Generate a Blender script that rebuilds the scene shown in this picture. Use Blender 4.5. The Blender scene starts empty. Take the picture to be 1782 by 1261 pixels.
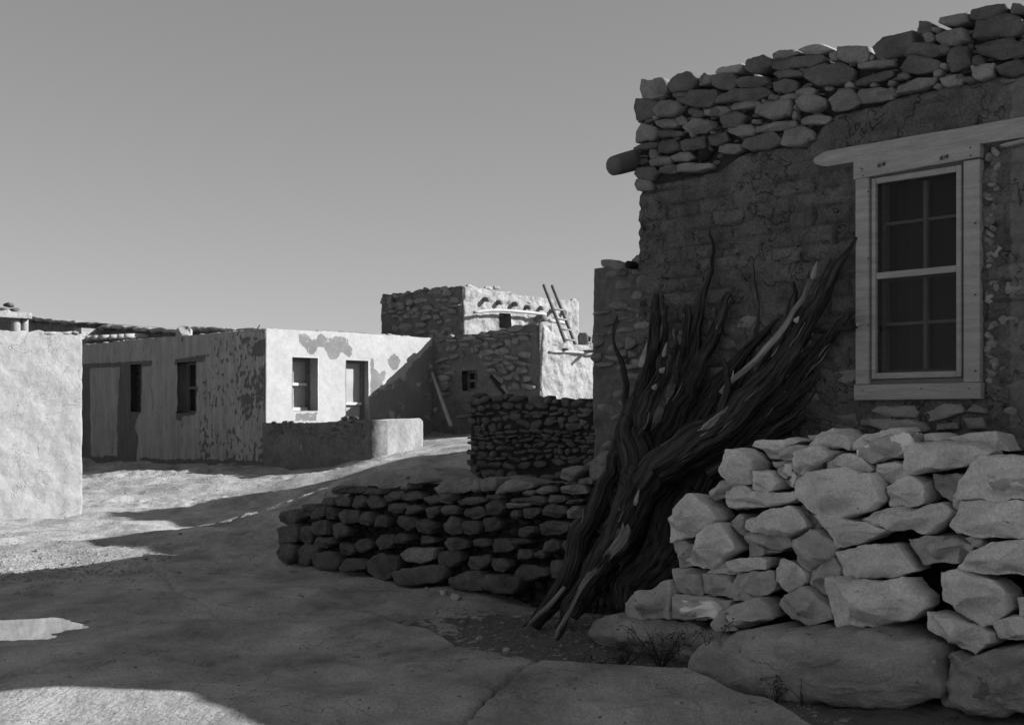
import bpy, math, random
import numpy as np
from math import radians, sin, cos, pi
C = bpy.context.scene.collection
scn = bpy.context.scene
# ------------------------------------------------------------------ camera, sky, sun, exposure
F, CX, HY, EYE = 2180.0, 891.0, 728.0, 1.5        # focal length in photo pixels, centre column, horizon row, eye height
cam = bpy.data.cameras.new('camera'); co = bpy.data.objects.new('camera', cam); C.objects.link(co)
co.location = (0, 0, EYE); co.rotation_euler = (pi/2, 0, 0)
cam.sensor_width = 36; cam.lens = 36*F/1782; cam.shift_y = (HY-630.5)/1782; cam.clip_end = 3000; cam.clip_start = .05
scn.camera = co
SUN_EL, SUN_AZ = radians(28), radians(-2.4)        # azimuth measured from +X towards +Y
w = bpy.data.worlds.new('World'); scn.world = w; w.use_nodes = True
nt = w.node_tree; nt.nodes.clear()
sky = nt.nodes.new('ShaderNodeTexSky'); sky.sky_type = 'NISHITA'; sky.sun_disc = False
sky.sun_elevation = SUN_EL; sky.sun_rotation = pi/2 - SUN_AZ; sky.air_density = 1.0; sky.dust_density = 1.2; sky.altitude = 2000
bw = nt.nodes.new('ShaderNodeRGBToBW'); gm = nt.nodes.new('ShaderNodeGamma'); gm.inputs[1].default_value = 0.62
bg = nt.nodes.new('ShaderNodeBackground'); bg.inputs[1].default_value = 0.105
wo = nt.nodes.new('ShaderNodeOutputWorld')
nt.links.new(sky.outputs[0], bw.inputs[0]); nt.links.new(bw.outputs[0], gm.inputs[0]); nt.links.new(gm.outputs[0], bg.inputs[0]); nt.links.new(bg.outputs[0], wo.inputs[0])
sl = bpy.data.lights.new('sun', 'SUN'); sl.energy = 5.0; sl.angle = radians(.5); sl.color = (1, 1, 1)
so = bpy.data.objects.new('sun', sl); C.objects.link(so)
so.rotation_euler = (pi/2-SUN_EL, 0, SUN_AZ+pi/2); so.location = (10, -5, 12)
scn.view_settings.view_transform = 'Standard'; scn.view_settings.look = 'None'; scn.view_settings.exposure = 0.80
scn.view_settings.gamma = 1
# ------------------------------------------------------------------ noise
_r = np.random.RandomState(7); _perm = _r.permutation(256); _perm = np.concatenate([_perm, _perm, _perm])
_g = _r.normal(size=(256, 3)); _g /= np.linalg.norm(_g, axis=1)[:, None]
def perlin(p):
    p = np.asarray(p, float); i = np.floor(p).astype(int); f = p-i; i &= 255
    u = f*f*f*(f*(f*6-15)+10); out = 0
    for dx in (0, 1):
        wx = u[:, 0] if dx else 1-u[:, 0]
        for dy in (0, 1):
            wy = u[:, 1] if dy else 1-u[:, 1]
            for dz in (0, 1):
                wz = u[:, 2] if dz else 1-u[:, 2]
                h = _perm[_perm[_perm[(i[:, 0]+dx) & 255]+((i[:, 1]+dy) & 255)]+((i[:, 2]+dz) & 255)]
                out = out + wx*wy*wz*(_g[h]*(f-(dx, dy, dz))).sum(1)
    return out*1.6
def fbm(p, o=4, g=.5):
    p = np.asarray(p, float); a = 1; s = 0
    for k in range(o):
        s = s+a*perlin(p+k*17.3); a *= g; p = p*2.03
    return s
def ss(x, a, b):
    t = np.clip((x-a)/(b-a), 0, 1); return t*t*(3-2*t)
# ------------------------------------------------------------------ materials (all procedural)
def N(nt, t, **k):
    n = nt.nodes.new(t)
    for a, b in k.items(): setattr(n, a, b)
    return n
def mat(name, lo, hi, scale=3, detail=8, rough=.9, stretch=(1, 1, 1), bump=.3, bscale=30, bdist=.01, spots=None, wear_shade=None, cracks=None, spec=.15, rotz=0, fine=None, fib=False, tone=False):
    """lo..hi: grey levels of a stretched noise; spots=(grey, scale, threshold); wear=(grey of attribute 'wear'); cracks=(scale, width, strength)"""
    m = bpy.data.materials.new(name); m.use_nodes = True; t = m.node_tree; L = t.links.new
    b = t.nodes['Principled BSDF']; b.inputs['Roughness'].default_value = rough; b.inputs['Specular IOR Level'].default_value = spec
    tc = N(t, 'ShaderNodeTexCoord'); mp = N(t, 'ShaderNodeMapping'); mp.inputs['Scale'].default_value = stretch; mp.inputs['Rotation'].default_value = (0, 0, rotz)
    if fib:
        fa = N(t, 'ShaderNodeAttribute', attribute_name='fib'); L(fa.outputs['Vector'], mp.inputs[0])
    else: L(tc.outputs['Object'], mp.inputs[0])
    n = N(t, 'ShaderNodeTexNoise'); n.inputs['Scale'].default_value = scale; n.inputs['Detail'].default_value = detail; n.inputs['Roughness'].default_value = .65
    L(mp.outputs[0], n.inputs[0])
    r = N(t, 'ShaderNodeMapRange'); r.inputs[1].default_value = .3; r.inputs[2].default_value = .7; r.inputs[3].default_value = lo; r.inputs[4].default_value = hi
    L(n.outputs[0], r.inputs[0]); col = r.outputs[0]
    def mix(a, val, fac):
        x = N(t, 'ShaderNodeMix'); x.data_type = 'FLOAT'; L(fac, x.inputs[0]); L(a, x.inputs[2]); x.inputs[3].default_value = val; return x.outputs[0]
    if fine:
        q = N(t, 'ShaderNodeTexNoise'); q.inputs['Scale'].default_value = fine[1]; q.inputs['Detail'].default_value = 3; L(mp.outputs[0], q.inputs[0])
        qq = N(t, 'ShaderNodeMapRange'); qq.inputs[1].default_value = .35; qq.inputs[2].default_value = .65; qq.inputs[3].default_value = 1-fine[0]; qq.inputs[4].default_value = 1+fine[0]; L(q.outputs[0], qq.inputs[0])
        mu = N(t, 'ShaderNodeMath', operation='MULTIPLY'); L(col, mu.inputs[0]); L(qq.outputs[0], mu.inputs[1]); col = mu.outputs[0]
    if spots:
        for sp in (spots if isinstance(spots, list) else [spots]):
            s = N(t, 'ShaderNodeTexNoise'); s.inputs['Scale'].default_value = sp[1]; s.inputs['Detail'].default_value = 6
            L(mp.outputs[0] if len(sp) < 4 else tc.outputs['Object'], s.inputs[0])
            q = N(t, 'ShaderNodeMapRange'); q.inputs[1].default_value = sp[2]; q.inputs[2].default_value = sp[2]+.03; L(s.outputs[0], q.inputs[0])
            col = mix(col, sp[0], q.outputs[0])
    if wear_shade is not None:
        a = N(t, 'ShaderNodeAttribute', attribute_name='wear_shade')
        wn = N(t, 'ShaderNodeTexNoise'); wn.inputs['Scale'].default_value = 9; wn.inputs['Detail'].default_value = 8; wn.inputs['Roughness'].default_value = .7; L(tc.outputs['Object'], wn.inputs[0])
        ad = N(t, 'ShaderNodeMath', operation='ADD'); L(a.outputs['Fac'], ad.inputs[0]); L(wn.outputs[0], ad.inputs[1])
        q = N(t, 'ShaderNodeMapRange'); q.inputs[1].default_value = .98; q.inputs[2].default_value = 1.03; L(ad.outputs[0], q.inputs[0])
        x = N(t, 'ShaderNodeMix'); x.data_type = 'FLOAT'; L(q.outputs[0], x.inputs[0]); L(col, x.inputs[2])
        r2 = N(t, 'ShaderNodeMapRange'); r2.inputs[1].default_value = .3; r2.inputs[2].default_value = .7; r2.inputs[3].default_value = wear_shade*.8; r2.inputs[4].default_value = wear_shade*1.2; L(n.outputs[0], r2.inputs[0]); L(r2.outputs[0], x.inputs[3])
        col = x.outputs[0]; wq = q.outputs[0]
    if tone:
        ta = N(t, 'ShaderNodeAttribute', attribute_name='tone'); tm_ = N(t, 'ShaderNodeMath', operation='MULTIPLY'); L(col, tm_.inputs[0]); L(ta.outputs['Fac'], tm_.inputs[1]); col = tm_.outputs[0]
    hn = N(t, 'ShaderNodeTexNoise'); hn.inputs['Scale'].default_value = bscale; hn.inputs['Detail'].default_value = 6; hn.inputs['Roughness'].default_value = .6; L(mp.outputs[0], hn.inputs[0])
    h = hn.outputs[0]
    if wear_shade is not None and name in ('whitewash', 'peeling_plaster'):
        mw = N(t, 'ShaderNodeMath', operation='MULTIPLY_ADD'); L(wq, mw.inputs[0]); mw.inputs[1].default_value = -.8; L(h, mw.inputs[2]); h = mw.outputs[0]
    if cracks:
        v = N(t, 'ShaderNodeTexNoise'); v.inputs['Scale'].default_value = cracks[0]; v.inputs['Detail'].default_value = 4; v.inputs['Roughness'].default_value = .6; v.inputs['Distortion'].default_value = .4
        L(tc.outputs['Object'], v.inputs[0])
        sb = N(t, 'ShaderNodeMath', operation='SUBTRACT'); L(v.outputs[0], sb.inputs[0]); sb.inputs[1].default_value = .5
        ab = N(t, 'ShaderNodeMath', operation='ABSOLUTE'); L(sb.outputs[0], ab.inputs[0])
        q = N(t, 'ShaderNodeMapRange'); q.inputs[2].default_value = cracks[1]; L(ab.outputs[0], q.inputs[0])
        mu = N(t, 'ShaderNodeMath', operation='MULTIPLY_ADD'); L(q.outputs[0], mu.inputs[0]); mu.inputs[1].default_value = cracks[2]; L(h, mu.inputs[2]); h = mu.outputs[0]
        if len(cracks) > 3:
            cm = N(t, 'ShaderNodeMapRange'); cm.inputs[3].default_value = cracks[3]; cm.inputs[4].default_value = 1; L(q.outputs[0], cm.inputs[0])
            mm = N(t, 'ShaderNodeMath', operation='MULTIPLY'); L(col, mm.inputs[0]); L(cm.outputs[0], mm.inputs[1]); col = mm.outputs[0]
    bp = N(t, 'ShaderNodeBump'); bp.inputs['Strength'].default_value = bump; bp.inputs['Distance'].default_value = bdist; L(h, bp.inputs['Height'])
    L(bp.outputs[0], b.inputs['Normal'])
    cc = N(t, 'ShaderNodeCombineColor'); [L(col, cc.inputs[k]) for k in range(3)]; L(cc.outputs[0], b.inputs['Base Color'])
    return m
M = {}
M['mud'] = mat('adobe_mud', .09, .17, 5, rough=.95, bump=1.0, bscale=22, bdist=.04, cracks=(2.2, .006, .5, .65), fine=(.22, 60), wear_shade=.19, tone=True)
M['mortar'] = mat('dark_mortar', .018, .05, 9, bump=.8, bscale=30, bdist=.02)
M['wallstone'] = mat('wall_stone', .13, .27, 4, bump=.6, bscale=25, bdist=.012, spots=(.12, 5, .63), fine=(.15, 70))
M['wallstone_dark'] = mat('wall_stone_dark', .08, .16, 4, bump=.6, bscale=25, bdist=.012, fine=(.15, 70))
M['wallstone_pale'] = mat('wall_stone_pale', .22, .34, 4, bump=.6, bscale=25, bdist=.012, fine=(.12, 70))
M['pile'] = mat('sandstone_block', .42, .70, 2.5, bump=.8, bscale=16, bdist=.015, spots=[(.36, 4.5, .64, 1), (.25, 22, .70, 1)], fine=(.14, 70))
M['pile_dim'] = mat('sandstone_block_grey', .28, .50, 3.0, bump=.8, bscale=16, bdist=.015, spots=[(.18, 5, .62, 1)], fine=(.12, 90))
M['pile_spot'] = mat('limed_sandstone', .30, .45, 5, bump=.7, bscale=20, bdist=.015, spots=[(.80, 7, .50, 1), (.10, 9, .66, 1)])
M['core'] = mat('dark_rubble_fill', .015, .035, 6, bump=.8, bscale=20, bdist=.02)
M['boulder'] = mat('bedrock_boulder', .18, .40, 2, stretch=(1, 1, 2.2), bump=.8, bscale=14, bdist=.02, spots=[(.15, 7, .64, 1), (.45, 9, .70, 1)], fine=(.16, 70))
M['lowstone'] = mat('low_wall_stone', .045, .15, 3, bump=.7, bscale=24, bdist=.014, fine=(.2, 60))
M['lowstone_pale'] = mat('low_wall_capstone', .14, .26, 3, bump=.7, bscale=24, bdist=.014, fine=(.2, 60))
M['timber'] = mat('weathered_pine', .26, .40, 3, stretch=(1, 1, 9), bump=.35, bscale=12, bdist=.004, fine=(.10, 40))
M['timber_h'] = mat('weathered_pine_across', .26, .40, 3, stretch=(1.5, 1.5, 14), bump=.35, bscale=10, bdist=.004, fine=(.10, 30), spots=[(.2, 9, .70, 1)])
M['bark'] = mat('juniper_bark', .002, .10, 44, detail=5, bump=1.0, bscale=60, bdist=.02, fib=True, spec=.05)
M['strip'] = mat('stripped_juniper', .05, .40, 44, detail=5, bump=.8, bscale=60, bdist=.012, fib=True, spec=.05)
M['cut'] = mat('cut_wood', .20, .42, 8, bump=.5, bscale=40, bdist=.006)
M['log'] = mat('old_viga', .09, .16, 5, bump=.5, bscale=30)
M['white'] = mat('whitewash', .35, .42, 2, bump=.35, bscale=12, bdist=.02, wear_shade=.19, fine=(.05, 12))
M['peel'] = mat('peeling_plaster', .19, .33, 2.2, stretch=(2.6, 2.6, .4), bump=.7, bscale=8, bdist=.03, wear_shade=.105, spots=[(.12, 7, .66)], fine=(.08, 9))
M['tan'] = mat('lime_plaster', .25, .33, 3, bump=.8, bscale=12, bdist=.018, cracks=(1.1, .0025, .5, .85), wear_shade=.22, fine=(.06, 20))
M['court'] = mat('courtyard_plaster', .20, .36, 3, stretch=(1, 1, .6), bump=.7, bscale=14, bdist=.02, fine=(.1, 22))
M['farmud_shaded'] = mat('far_mud_shaded', .09, .16, 2.0, bump=.8, bscale=8, bdist=.04, fine=(.15, 14), spots=(.22, 2.5, .68))  # mud of the shaded far faces, their shade put into the colour
M['farlit'] = mat('far_mud_sunlit', .24, .36, 2.5, bump=1.0, bscale=7, bdist=.06, fine=(.12, 12))  # same far mud for sunlit faces, the sunlight put in as a paler grey
M['dark'] = mat('dark_interior', .015, .03, 3, bump=0)
M['soil'] = mat('roof_soil', .22, .34, 3, bump=.6, bscale=14)
M['pole'] = mat('grey_pole', .10, .18, 6, stretch=(1, 1, .3), bump=.4)
M['palepole'] = mat('pale_pole', .34, .46, 6, bump=.4)
M['frame_dark'] = mat('dark_frame', .10, .18, 5, stretch=(1, 1, 6), bump=.3)
M['frame_pale'] = mat('pale_frame', .5, .65, 5, bump=.2)
M['curtain'] = mat('window_cloth', .12, .18, 1.5, bump=.2, bscale=200, bdist=.002)
M['blind'] = mat('grey_blind', .30, .42, 1.5, bump=.1)
M['leaf'] = mat('dry_weed', .03, .08, 20, bump=.2)
M['pebble'] = mat('pebble', .10, .32, 14, bump=.5, bscale=60)
M['metal'] = mat('rusty_metal', .06, .12, 20, bump=.2, rough=.6)
def pane(name, k, g, dark):
    m = bpy.data.materials.new(name); m.use_nodes = True; t = m.node_tree; t.nodes.clear(); L = t.links.new
    o = N(t, 'ShaderNodeOutputMaterial'); tr = N(t, 'ShaderNodeBsdfTransparent'); d = N(t, 'ShaderNodeBsdfDiffuse'); d.inputs[0].default_value = (dark, dark, dark, 1)
    gl = N(t, 'ShaderNodeBsdfGlossy'); gl.inputs['Roughness'].default_value = .12; gl.inputs[0].default_value = (.8, .8, .8, 1)
    a = N(t, 'ShaderNodeMixShader'); a.inputs[0].default_value = k; L(tr.outputs[0], a.inputs[1]); L(d.outputs[0], a.inputs[2])
    b = N(t, 'ShaderNodeMixShader'); b.inputs[0].default_value = g; L(a.outputs[0], b.inputs[1]); L(gl.outputs[0], b.inputs[2]); L(b.outputs[0], o.inputs[0])
    return m
M['screen'] = pane('insect_screen', .42, .008, .02)
M['glass'] = pane('window_glass', .30, .02, .03)
def ground_mat():
    m = mat('bedrock', .15, .44, 1.3, stretch=(1.3, .8, 1), rough=.9, bump=.8, bscale=16, bdist=.02, spots=[(.18, 2.2, .68), (.12, 17, .67), (.46, 5, .72)], cracks=(1.3, .0025, .6, .75), wear_shade=.11, fine=(.16, 55), rotz=.2)
    return m
M['ground'] = ground_mat()
# ------------------------------------------------------------------ object helpers
def link(name, v, f, m, base=(0, 0, 0), smooth=True, attr=None):
    me = bpy.data.meshes.new(name); v = np.asarray(v, float)-np.asarray(base)
    me.from_pydata(v.tolist(), [], [list(map(int, q)) for q in f] if not isinstance(f, np.ndarray) else f.tolist())
    me.materials.append(m); me.polygons.foreach_set('use_smooth', [smooth]*len(me.polygons))
    if attr is not None:
        a = me.attributes.new('wear_shade', 'FLOAT', 'POINT'); a.data.foreach_set('value', np.asarray(attr, float))
    me.update(); o = bpy.data.objects.new(name, me); C.objects.link(o); return o
def tag(o, label, cat, group=None, kind=None):
    if label: o['label'] = label
    if cat: o['category'] = cat
    if group: o['group'] = group
    if kind: o['kind'] = kind
    return o
def thing(name, label, cat, loc, group=None):
    o = bpy.data.objects.new(name, None); C.objects.link(o); o.location = loc; o.empty_display_size = .2
    tag(o, label, cat, group); return o
def wloc(o):
    l = np.zeros(3)
    while o is not None: l += np.array(o.location); o = o.parent
    return l
def part(name, G, m, parent, smooth=True, attr=None):
    fb = None if isinstance(G, MB) or len(G) < 3 else G[2]
    v, f = (G.v, G.f) if isinstance(G, MB) else G[:2]
    o = link(name, v, f, m, wloc(parent), smooth, attr); o.parent = parent
    if fb is not None: a = o.data.attributes.new('fib', 'FLOAT_VECTOR', 'POINT'); a.data.foreach_set('vector', np.asarray(fb, float).ravel())
    return o
def solo(name, G, m, base, label, cat, group=None, smooth=True, kind=None):
    v, f = (G.v, G.f) if isinstance(G, MB) else G
    o = link(name, v, f, m, base, smooth); o.location = base; return tag(o, label, cat, group, kind)
class MB:
    def __init__(s): s.v = []; s.f = []
    def add(s, v, f):
        n = len(s.v); s.v += [tuple(map(float, q)) for q in v]; s.f += [[int(a)+n for a in q] for q in f]; return s
class Plane:
    """vertical wall plane through photo column p0 at depth Z0, whose level lines vanish at column vp"""
    def __init__(s, p0, Z0, vp):
        s.p0, s.Z0, s.vp = p0, Z0, vp
        s.o = np.array([(p0-CX)/F*Z0, Z0]); d = np.array([vp-CX, F]); d = d/np.linalg.norm(d)
        if d[0] < 0: d = -d
        s.d = d; n = np.array([d[1], -d[0]])
        if n.dot(s.o) > 0: n = -n
        s.n = n
    def Z(s, px): return s.Z0*(s.p0-s.vp)/(px-s.vp)
    def uv(s, px, py):
        Z = s.Z(px); X = (px-CX)/F*Z
        return (np.array([X, Z])-s.o).dot(s.d), EYE+(HY-py)/F*Z
    def at(s, u, z, off=0):
        u = np.asarray(u, float); z = np.asarray(z, float); off = np.asarray(off, float)
        x = s.o[0]+u*s.d[0]+off*s.n[0]; y = s.o[1]+u*s.d[1]+off*s.n[1]
        return np.stack(np.broadcast_arrays(x, y, z), -1)
    def box(s, u0, u1, z0, z1, a, b, mb=None):
        mb = mb or MB()
        v = [s.at(u, z, o) for o in (a, b) for z in (z0, z1) for u in (u0, u1)]
        return mb.add(v, [(0, 1, 3, 2), (4, 6, 7, 5), (0, 4, 5, 1), (2, 3, 7, 6), (0, 2, 6, 4), (1, 5, 7, 3)])
def panel(P, u0, u1, z0, top, res, amp=.02, thick=.35, openings=(), wear_shade=None, relief=None, freq=2.5, off=0, jag=0):
    """solid wall slab with a noisy front grid and real openings (u0,u1,z0,z1)"""
    def lines(a, b, cuts):
        c = sorted(set([a, b]+[x for x in cuts if a < x < b])); L = []
        for p, q in zip(c[:-1], c[1:]):
            k = max(1, int(round((q-p)/res))); L += list(np.linspace(p, q, k+1)[:-1])
        return np.array(L+[b])
    U = lines(u0, u1, [x for o in openings for x in o[:2]]); tm = np.array([float(top(u)) for u in U])
    ztop = tm.min() if not openings else max(tm.min(), max(o[3] for o in openings)+.02)
    Zb = lines(z0, ztop, [x for o in openings for x in o[2:]]); kx = 4
    nu, nz = len(U), len(Zb)+kx
    Zg = np.zeros((nz, nu)); Zg[:len(Zb)] = Zb[:, None]
    jit = fbm(np.stack([U*6, U*0+3.1, U*0+off*3+z0], 1), 3)*jag if jag else 0
    T = np.maximum(tm+jit, ztop+.02)
    for k in range(kx): Zg[len(Zb)+k] = ztop+(T-ztop)*(k+1)/kx
    Ug = np.broadcast_to(U, Zg.shape)
    uu, zz = Ug.ravel(), Zg.ravel(); p = P.at(uu, zz)
    d = fbm(p*freq, 5)*amp
    if relief is not None: d = d+relief(uu, zz)
    edge = np.ones(len(uu))
    v = P.at(uu+perlin(p*9)*amp*.3, zz, off+d)
    ins = lambda a, b: any(o[0]-1e-6 <= a <= o[1]+1e-6 and o[2]-1e-6 <= b <= o[3]+1e-6 for o in openings)
    f = []; Zc = Zg
    for j in range(nz-1):
        for i in range(nu-1):
            if openings and ins((U[i]+U[i+1])/2, (Zc[j, i]+Zc[j+1, i])/2): continue
            a = j*nu+i; f.append((a, a+1, a+nu+1, a+nu))
    V = list(map(tuple, v)); B = len(V)
    back = P.at(U, z0, off-thick); backt = P.at(U, T-.01, off-thick)
    V += list(map(tuple, back))+list(map(tuple, backt))
    tr = (nz-1)*nu
    for i in range(nu-1):
        f.append((tr+i, tr+i+1, B+nu+i+1, B+nu+i)); 
        if not openings: f.append((B+i, B+nu+i, B+nu+i+1, B+i+1))
    f.append(tuple([j*nu for j in range(nz)][::-1]+[B]+[B+nu])[::-1]); f.append(tuple([j*nu+nu-1 for j in range(nz)]+[B+2*nu-1, B+nu-1])[::-1])
    for o in openings:
        ii = [i for i in range(nu) if o[0]-1e-6 <= U[i] <= o[1]+1e-6]; jj = [j for j in range(len(Zb)) if o[2]-1e-6 <= Zb[j] <= o[3]+1e-6]
        ring = [jj[0]*nu+i for i in ii]+[j*nu+ii[-1] for j in jj[1:]]+[jj[-1]*nu+i for i in ii[::-1][1:]]+[j*nu+ii[0] for j in jj[::-1][1:-1]]
        n0 = len(V)
        for k in ring: V.append(tuple(P.at(uu[k], zz[k], off-thick)))
        m = len(ring)
        for k in range(m): f.append((ring[k], n0+k, n0+(k+1) % m, ring[(k+1) % m]))
    at = np.zeros(len(V))
    if wear_shade is not None: at[:len(uu)] = wear_shade(uu, zz)
    return V, f, at
def merge(*G):
    mb = MB(); a = []
    for g in G:
        mb.add(g[0], g[1]); a += list(g[2]) if len(g) > 2 else [0]*len(g[0])
    return mb.v, mb.f, a
# ---- stones
def resample(poly, n, sm=1):
    p = np.array(poly, float); q = np.roll(p, -1, 0); L = np.linalg.norm(q-p, axis=1); c = np.concatenate([[0], np.cumsum(L)])
    t = np.linspace(0, c[-1], n, endpoint=False); out = []
    for x in t:
        k = min(np.searchsorted(c, x, 'right')-1, len(p)-1); out.append(p[k]+(q[k]-p[k])*(x-c[k])/max(L[k], 1e-9))
    o = np.array(out)
    for _ in range(sm): o = o*.6+(np.roll(o, 1, 0)+np.roll(o, -1, 0))*.2
    return o
def stone_geo(P, poly, off=0, bulge=.06, thick=.2, seed=0, n=40, facets=5, rough=1.0, sm=1, rings=(.25, .5, .7, .84, .93, .98), wave=.012, rim=9, steep=1.):
    """closed stone: outline (u,z) on the plane, a faceted front that comes forward and a rounded back"""
    rs = np.random.RandomState(abs(int(seed)) % 2**31); o = resample(poly, n, sm)
    c = o.mean(0); size = (o.max(0)-o.min(0)).min()/2; big = (o.max(0)-o.min(0)).max()/2
    pl = [(rs.uniform(.75, 1.05), 0, 0)]
    for k in range(facets):
        a = rs.uniform(0, 2*pi); s = rs.uniform(.3, 1.5)*steep; pl.append((rs.uniform(.8, 1.3), s*cos(a), s*sin(a)))
    def H(q):
        x = (q-c)/np.array([big, size*1.15]); return np.min([a-sx*x[:, 0]-sy*x[:, 1] for a, sx, sy in pl], 0)
    V = [c]; O = [bulge*H(c[None])[0]]
    for r in rings:
        q = c+(o-c)*r; V += list(q); O += list(bulge*(np.maximum(H(q), .05)*(1-r**rim)**.5))
    V += list(o); O += [0]*n
    for r, k in ((.985, .25), (.93, .7), (.7, 1)):
        V += list(c+(o-c)*r); O += [-thick*k]*n
    V.append(c); O.append(-thick)
    V = np.array(V); W = P.at(V[:, 0], V[:, 1], np.array(O)+off)
    sd = seed*3.7
    k = min(1., size/.08)
    D = np.stack([fbm(W*7+sd, 3), fbm(W*7+sd+40, 3), fbm(W*7+sd+80, 3)], 1)*wave*rough*k
    D2 = np.stack([perlin(W*30+sd), perlin(W*30+sd+9), perlin(W*30+sd+18)], 1)*.0035*rough*k+perlin(W*15+sd+33)[:, None]*.005*rough*k*np.append(P.n, 0)
    ch = np.maximum(perlin(W*14+sd+5)-.25, 0)[:, None]*.02*rough*k*np.append(P.n, .6)
    W = W+D+D2-ch
    f = []; nr = len(rings)+1+3
    for i in range(n): f.append((0, 1+i, 1+(i+1) % n))
    for r in range(nr-1):
        a = 1+r*n; b = a+n
        for i in range(n): j = (i+1) % n; f.append((a+i, b+i, b+j, a+j))
    l = 1+(nr-1)*n; e = len(V)-1
    for i in range(n): f.append((l+i, e, l+(i+1) % n))
    return W, [q[::-1] for q in f]
def blob_poly(cx, cy, w, h, rot=0, seed=0, k=None):
    rs = np.random.RandomState(abs(int(seed)) % 2**31); k = k or rs.randint(6, 9); out = []
    a0 = rs.uniform(0, .6)
    for i in range(k):
        a = a0+2*pi*i/k+rs.uniform(-.22, .22); x, y = cos(a), sin(a); m = (abs(x)**5+abs(y)**5)**(-1/5)*rs.uniform(.80, 1.10)
        x, y = x*m*w/2, y*m*h/2; r = radians(-rot); out.append((cx+x*cos(r)-y*sin(r), cy+x*sin(r)+y*cos(r)))
    return out
def topx(P, pts, ox=0, oy=0, sc=1): return [P.uv(ox+x/sc, oy+y/sc) for x, y in pts]
def rubble(P, u0, u1, z0, z1f, rh=(.09, .18), rw=(.14, .4), seed=1, mask=None, bulge=.03, thick=.1, n=16, off=0, gap=.02, out=None):
    rs = random.Random(seed); z = z0; mb = out or MB(); k = 0
    while True:
        h = rs.uniform(*rh)*rs.uniform(.8, 1.2); u = u0-rs.uniform(0, .15); anyin = False
        while u < u1:
            wd = rs.uniform(*rw)*(.7+.6*(h/rh[1])); uc = u+wd/2; lim = float(z1f(min(max(uc, u0), u1)))
            if z+h*.6 < lim:
                anyin = True; ok = uc-wd/2 > u0-.06 and uc+wd/2 < u1+.06
                zc = z+h/2+rs.uniform(-.22, .22)*h+.5*h*sin(uc*2.3+z*5+seed); hh = h*rs.uniform(.7, 1.25)
                if ok and (mask is None or mask(uc, zc, rs)):
                    k += 1; g = stone_geo(P, blob_poly(uc, zc, wd-gap, hh-gap*.5, rs.uniform(-11, 11), seed*977+k), off+rs.uniform(-.02, .02), bulge, thick, seed*131+k, n=n, facets=3, rings=(.5, .85, .96), wave=.012, sm=0)
                    mb.add(*g)
            u += wd
        z += h
        if not anyin or z > 20: break
    return mb
# ---- tubes (logs, poles, stems)
def catmull(P, step):
    P = np.array(P, float); Q = np.vstack([2*P[0]-P[1], P, 2*P[-1]-P[-2]]); out = []
    for i in range(1, len(Q)-2):
        a, b, c, d = Q[i-1:i+3]; n = max(2, int(np.linalg.norm(c[:3]-b[:3])/step))
        for t in np.linspace(0, 1, n, endpoint=False):
            out.append(.5*((2*b)+(-a+c)*t+(2*a-5*b+4*c-d)*t*t+(-a+3*b-3*c+d)*t**3))
    out.append(Q[-2]); return np.array(out)
def kinked(P, step, seed):
    P = np.array(P, float); out = []; R_ = random.Random(seed*13+1)
    for a, b in zip(P[:-1], P[1:]):
        L_ = np.linalg.norm(b[:3]-a[:3]); m_ = (a+b)/2+np.array([R_.gauss(0, 1)*L_*.065 for _ in range(3)]+[0]); m_[3] *= R_.uniform(.92, 1.15)
        for p_, q_ in ((a, m_), (m_, b)):
            k_ = max(2, int(np.linalg.norm(q_[:3]-p_[:3])/step)); out += [p_+(q_-p_)*t_ for t_ in np.linspace(0, 1, k_, endpoint=False)]
    out = np.array(out+[P[-1]])
    for _ in range(1): out[1:-1] = out[1:-1]*.5+(out[:-2]+out[2:])*.25
    return out
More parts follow.
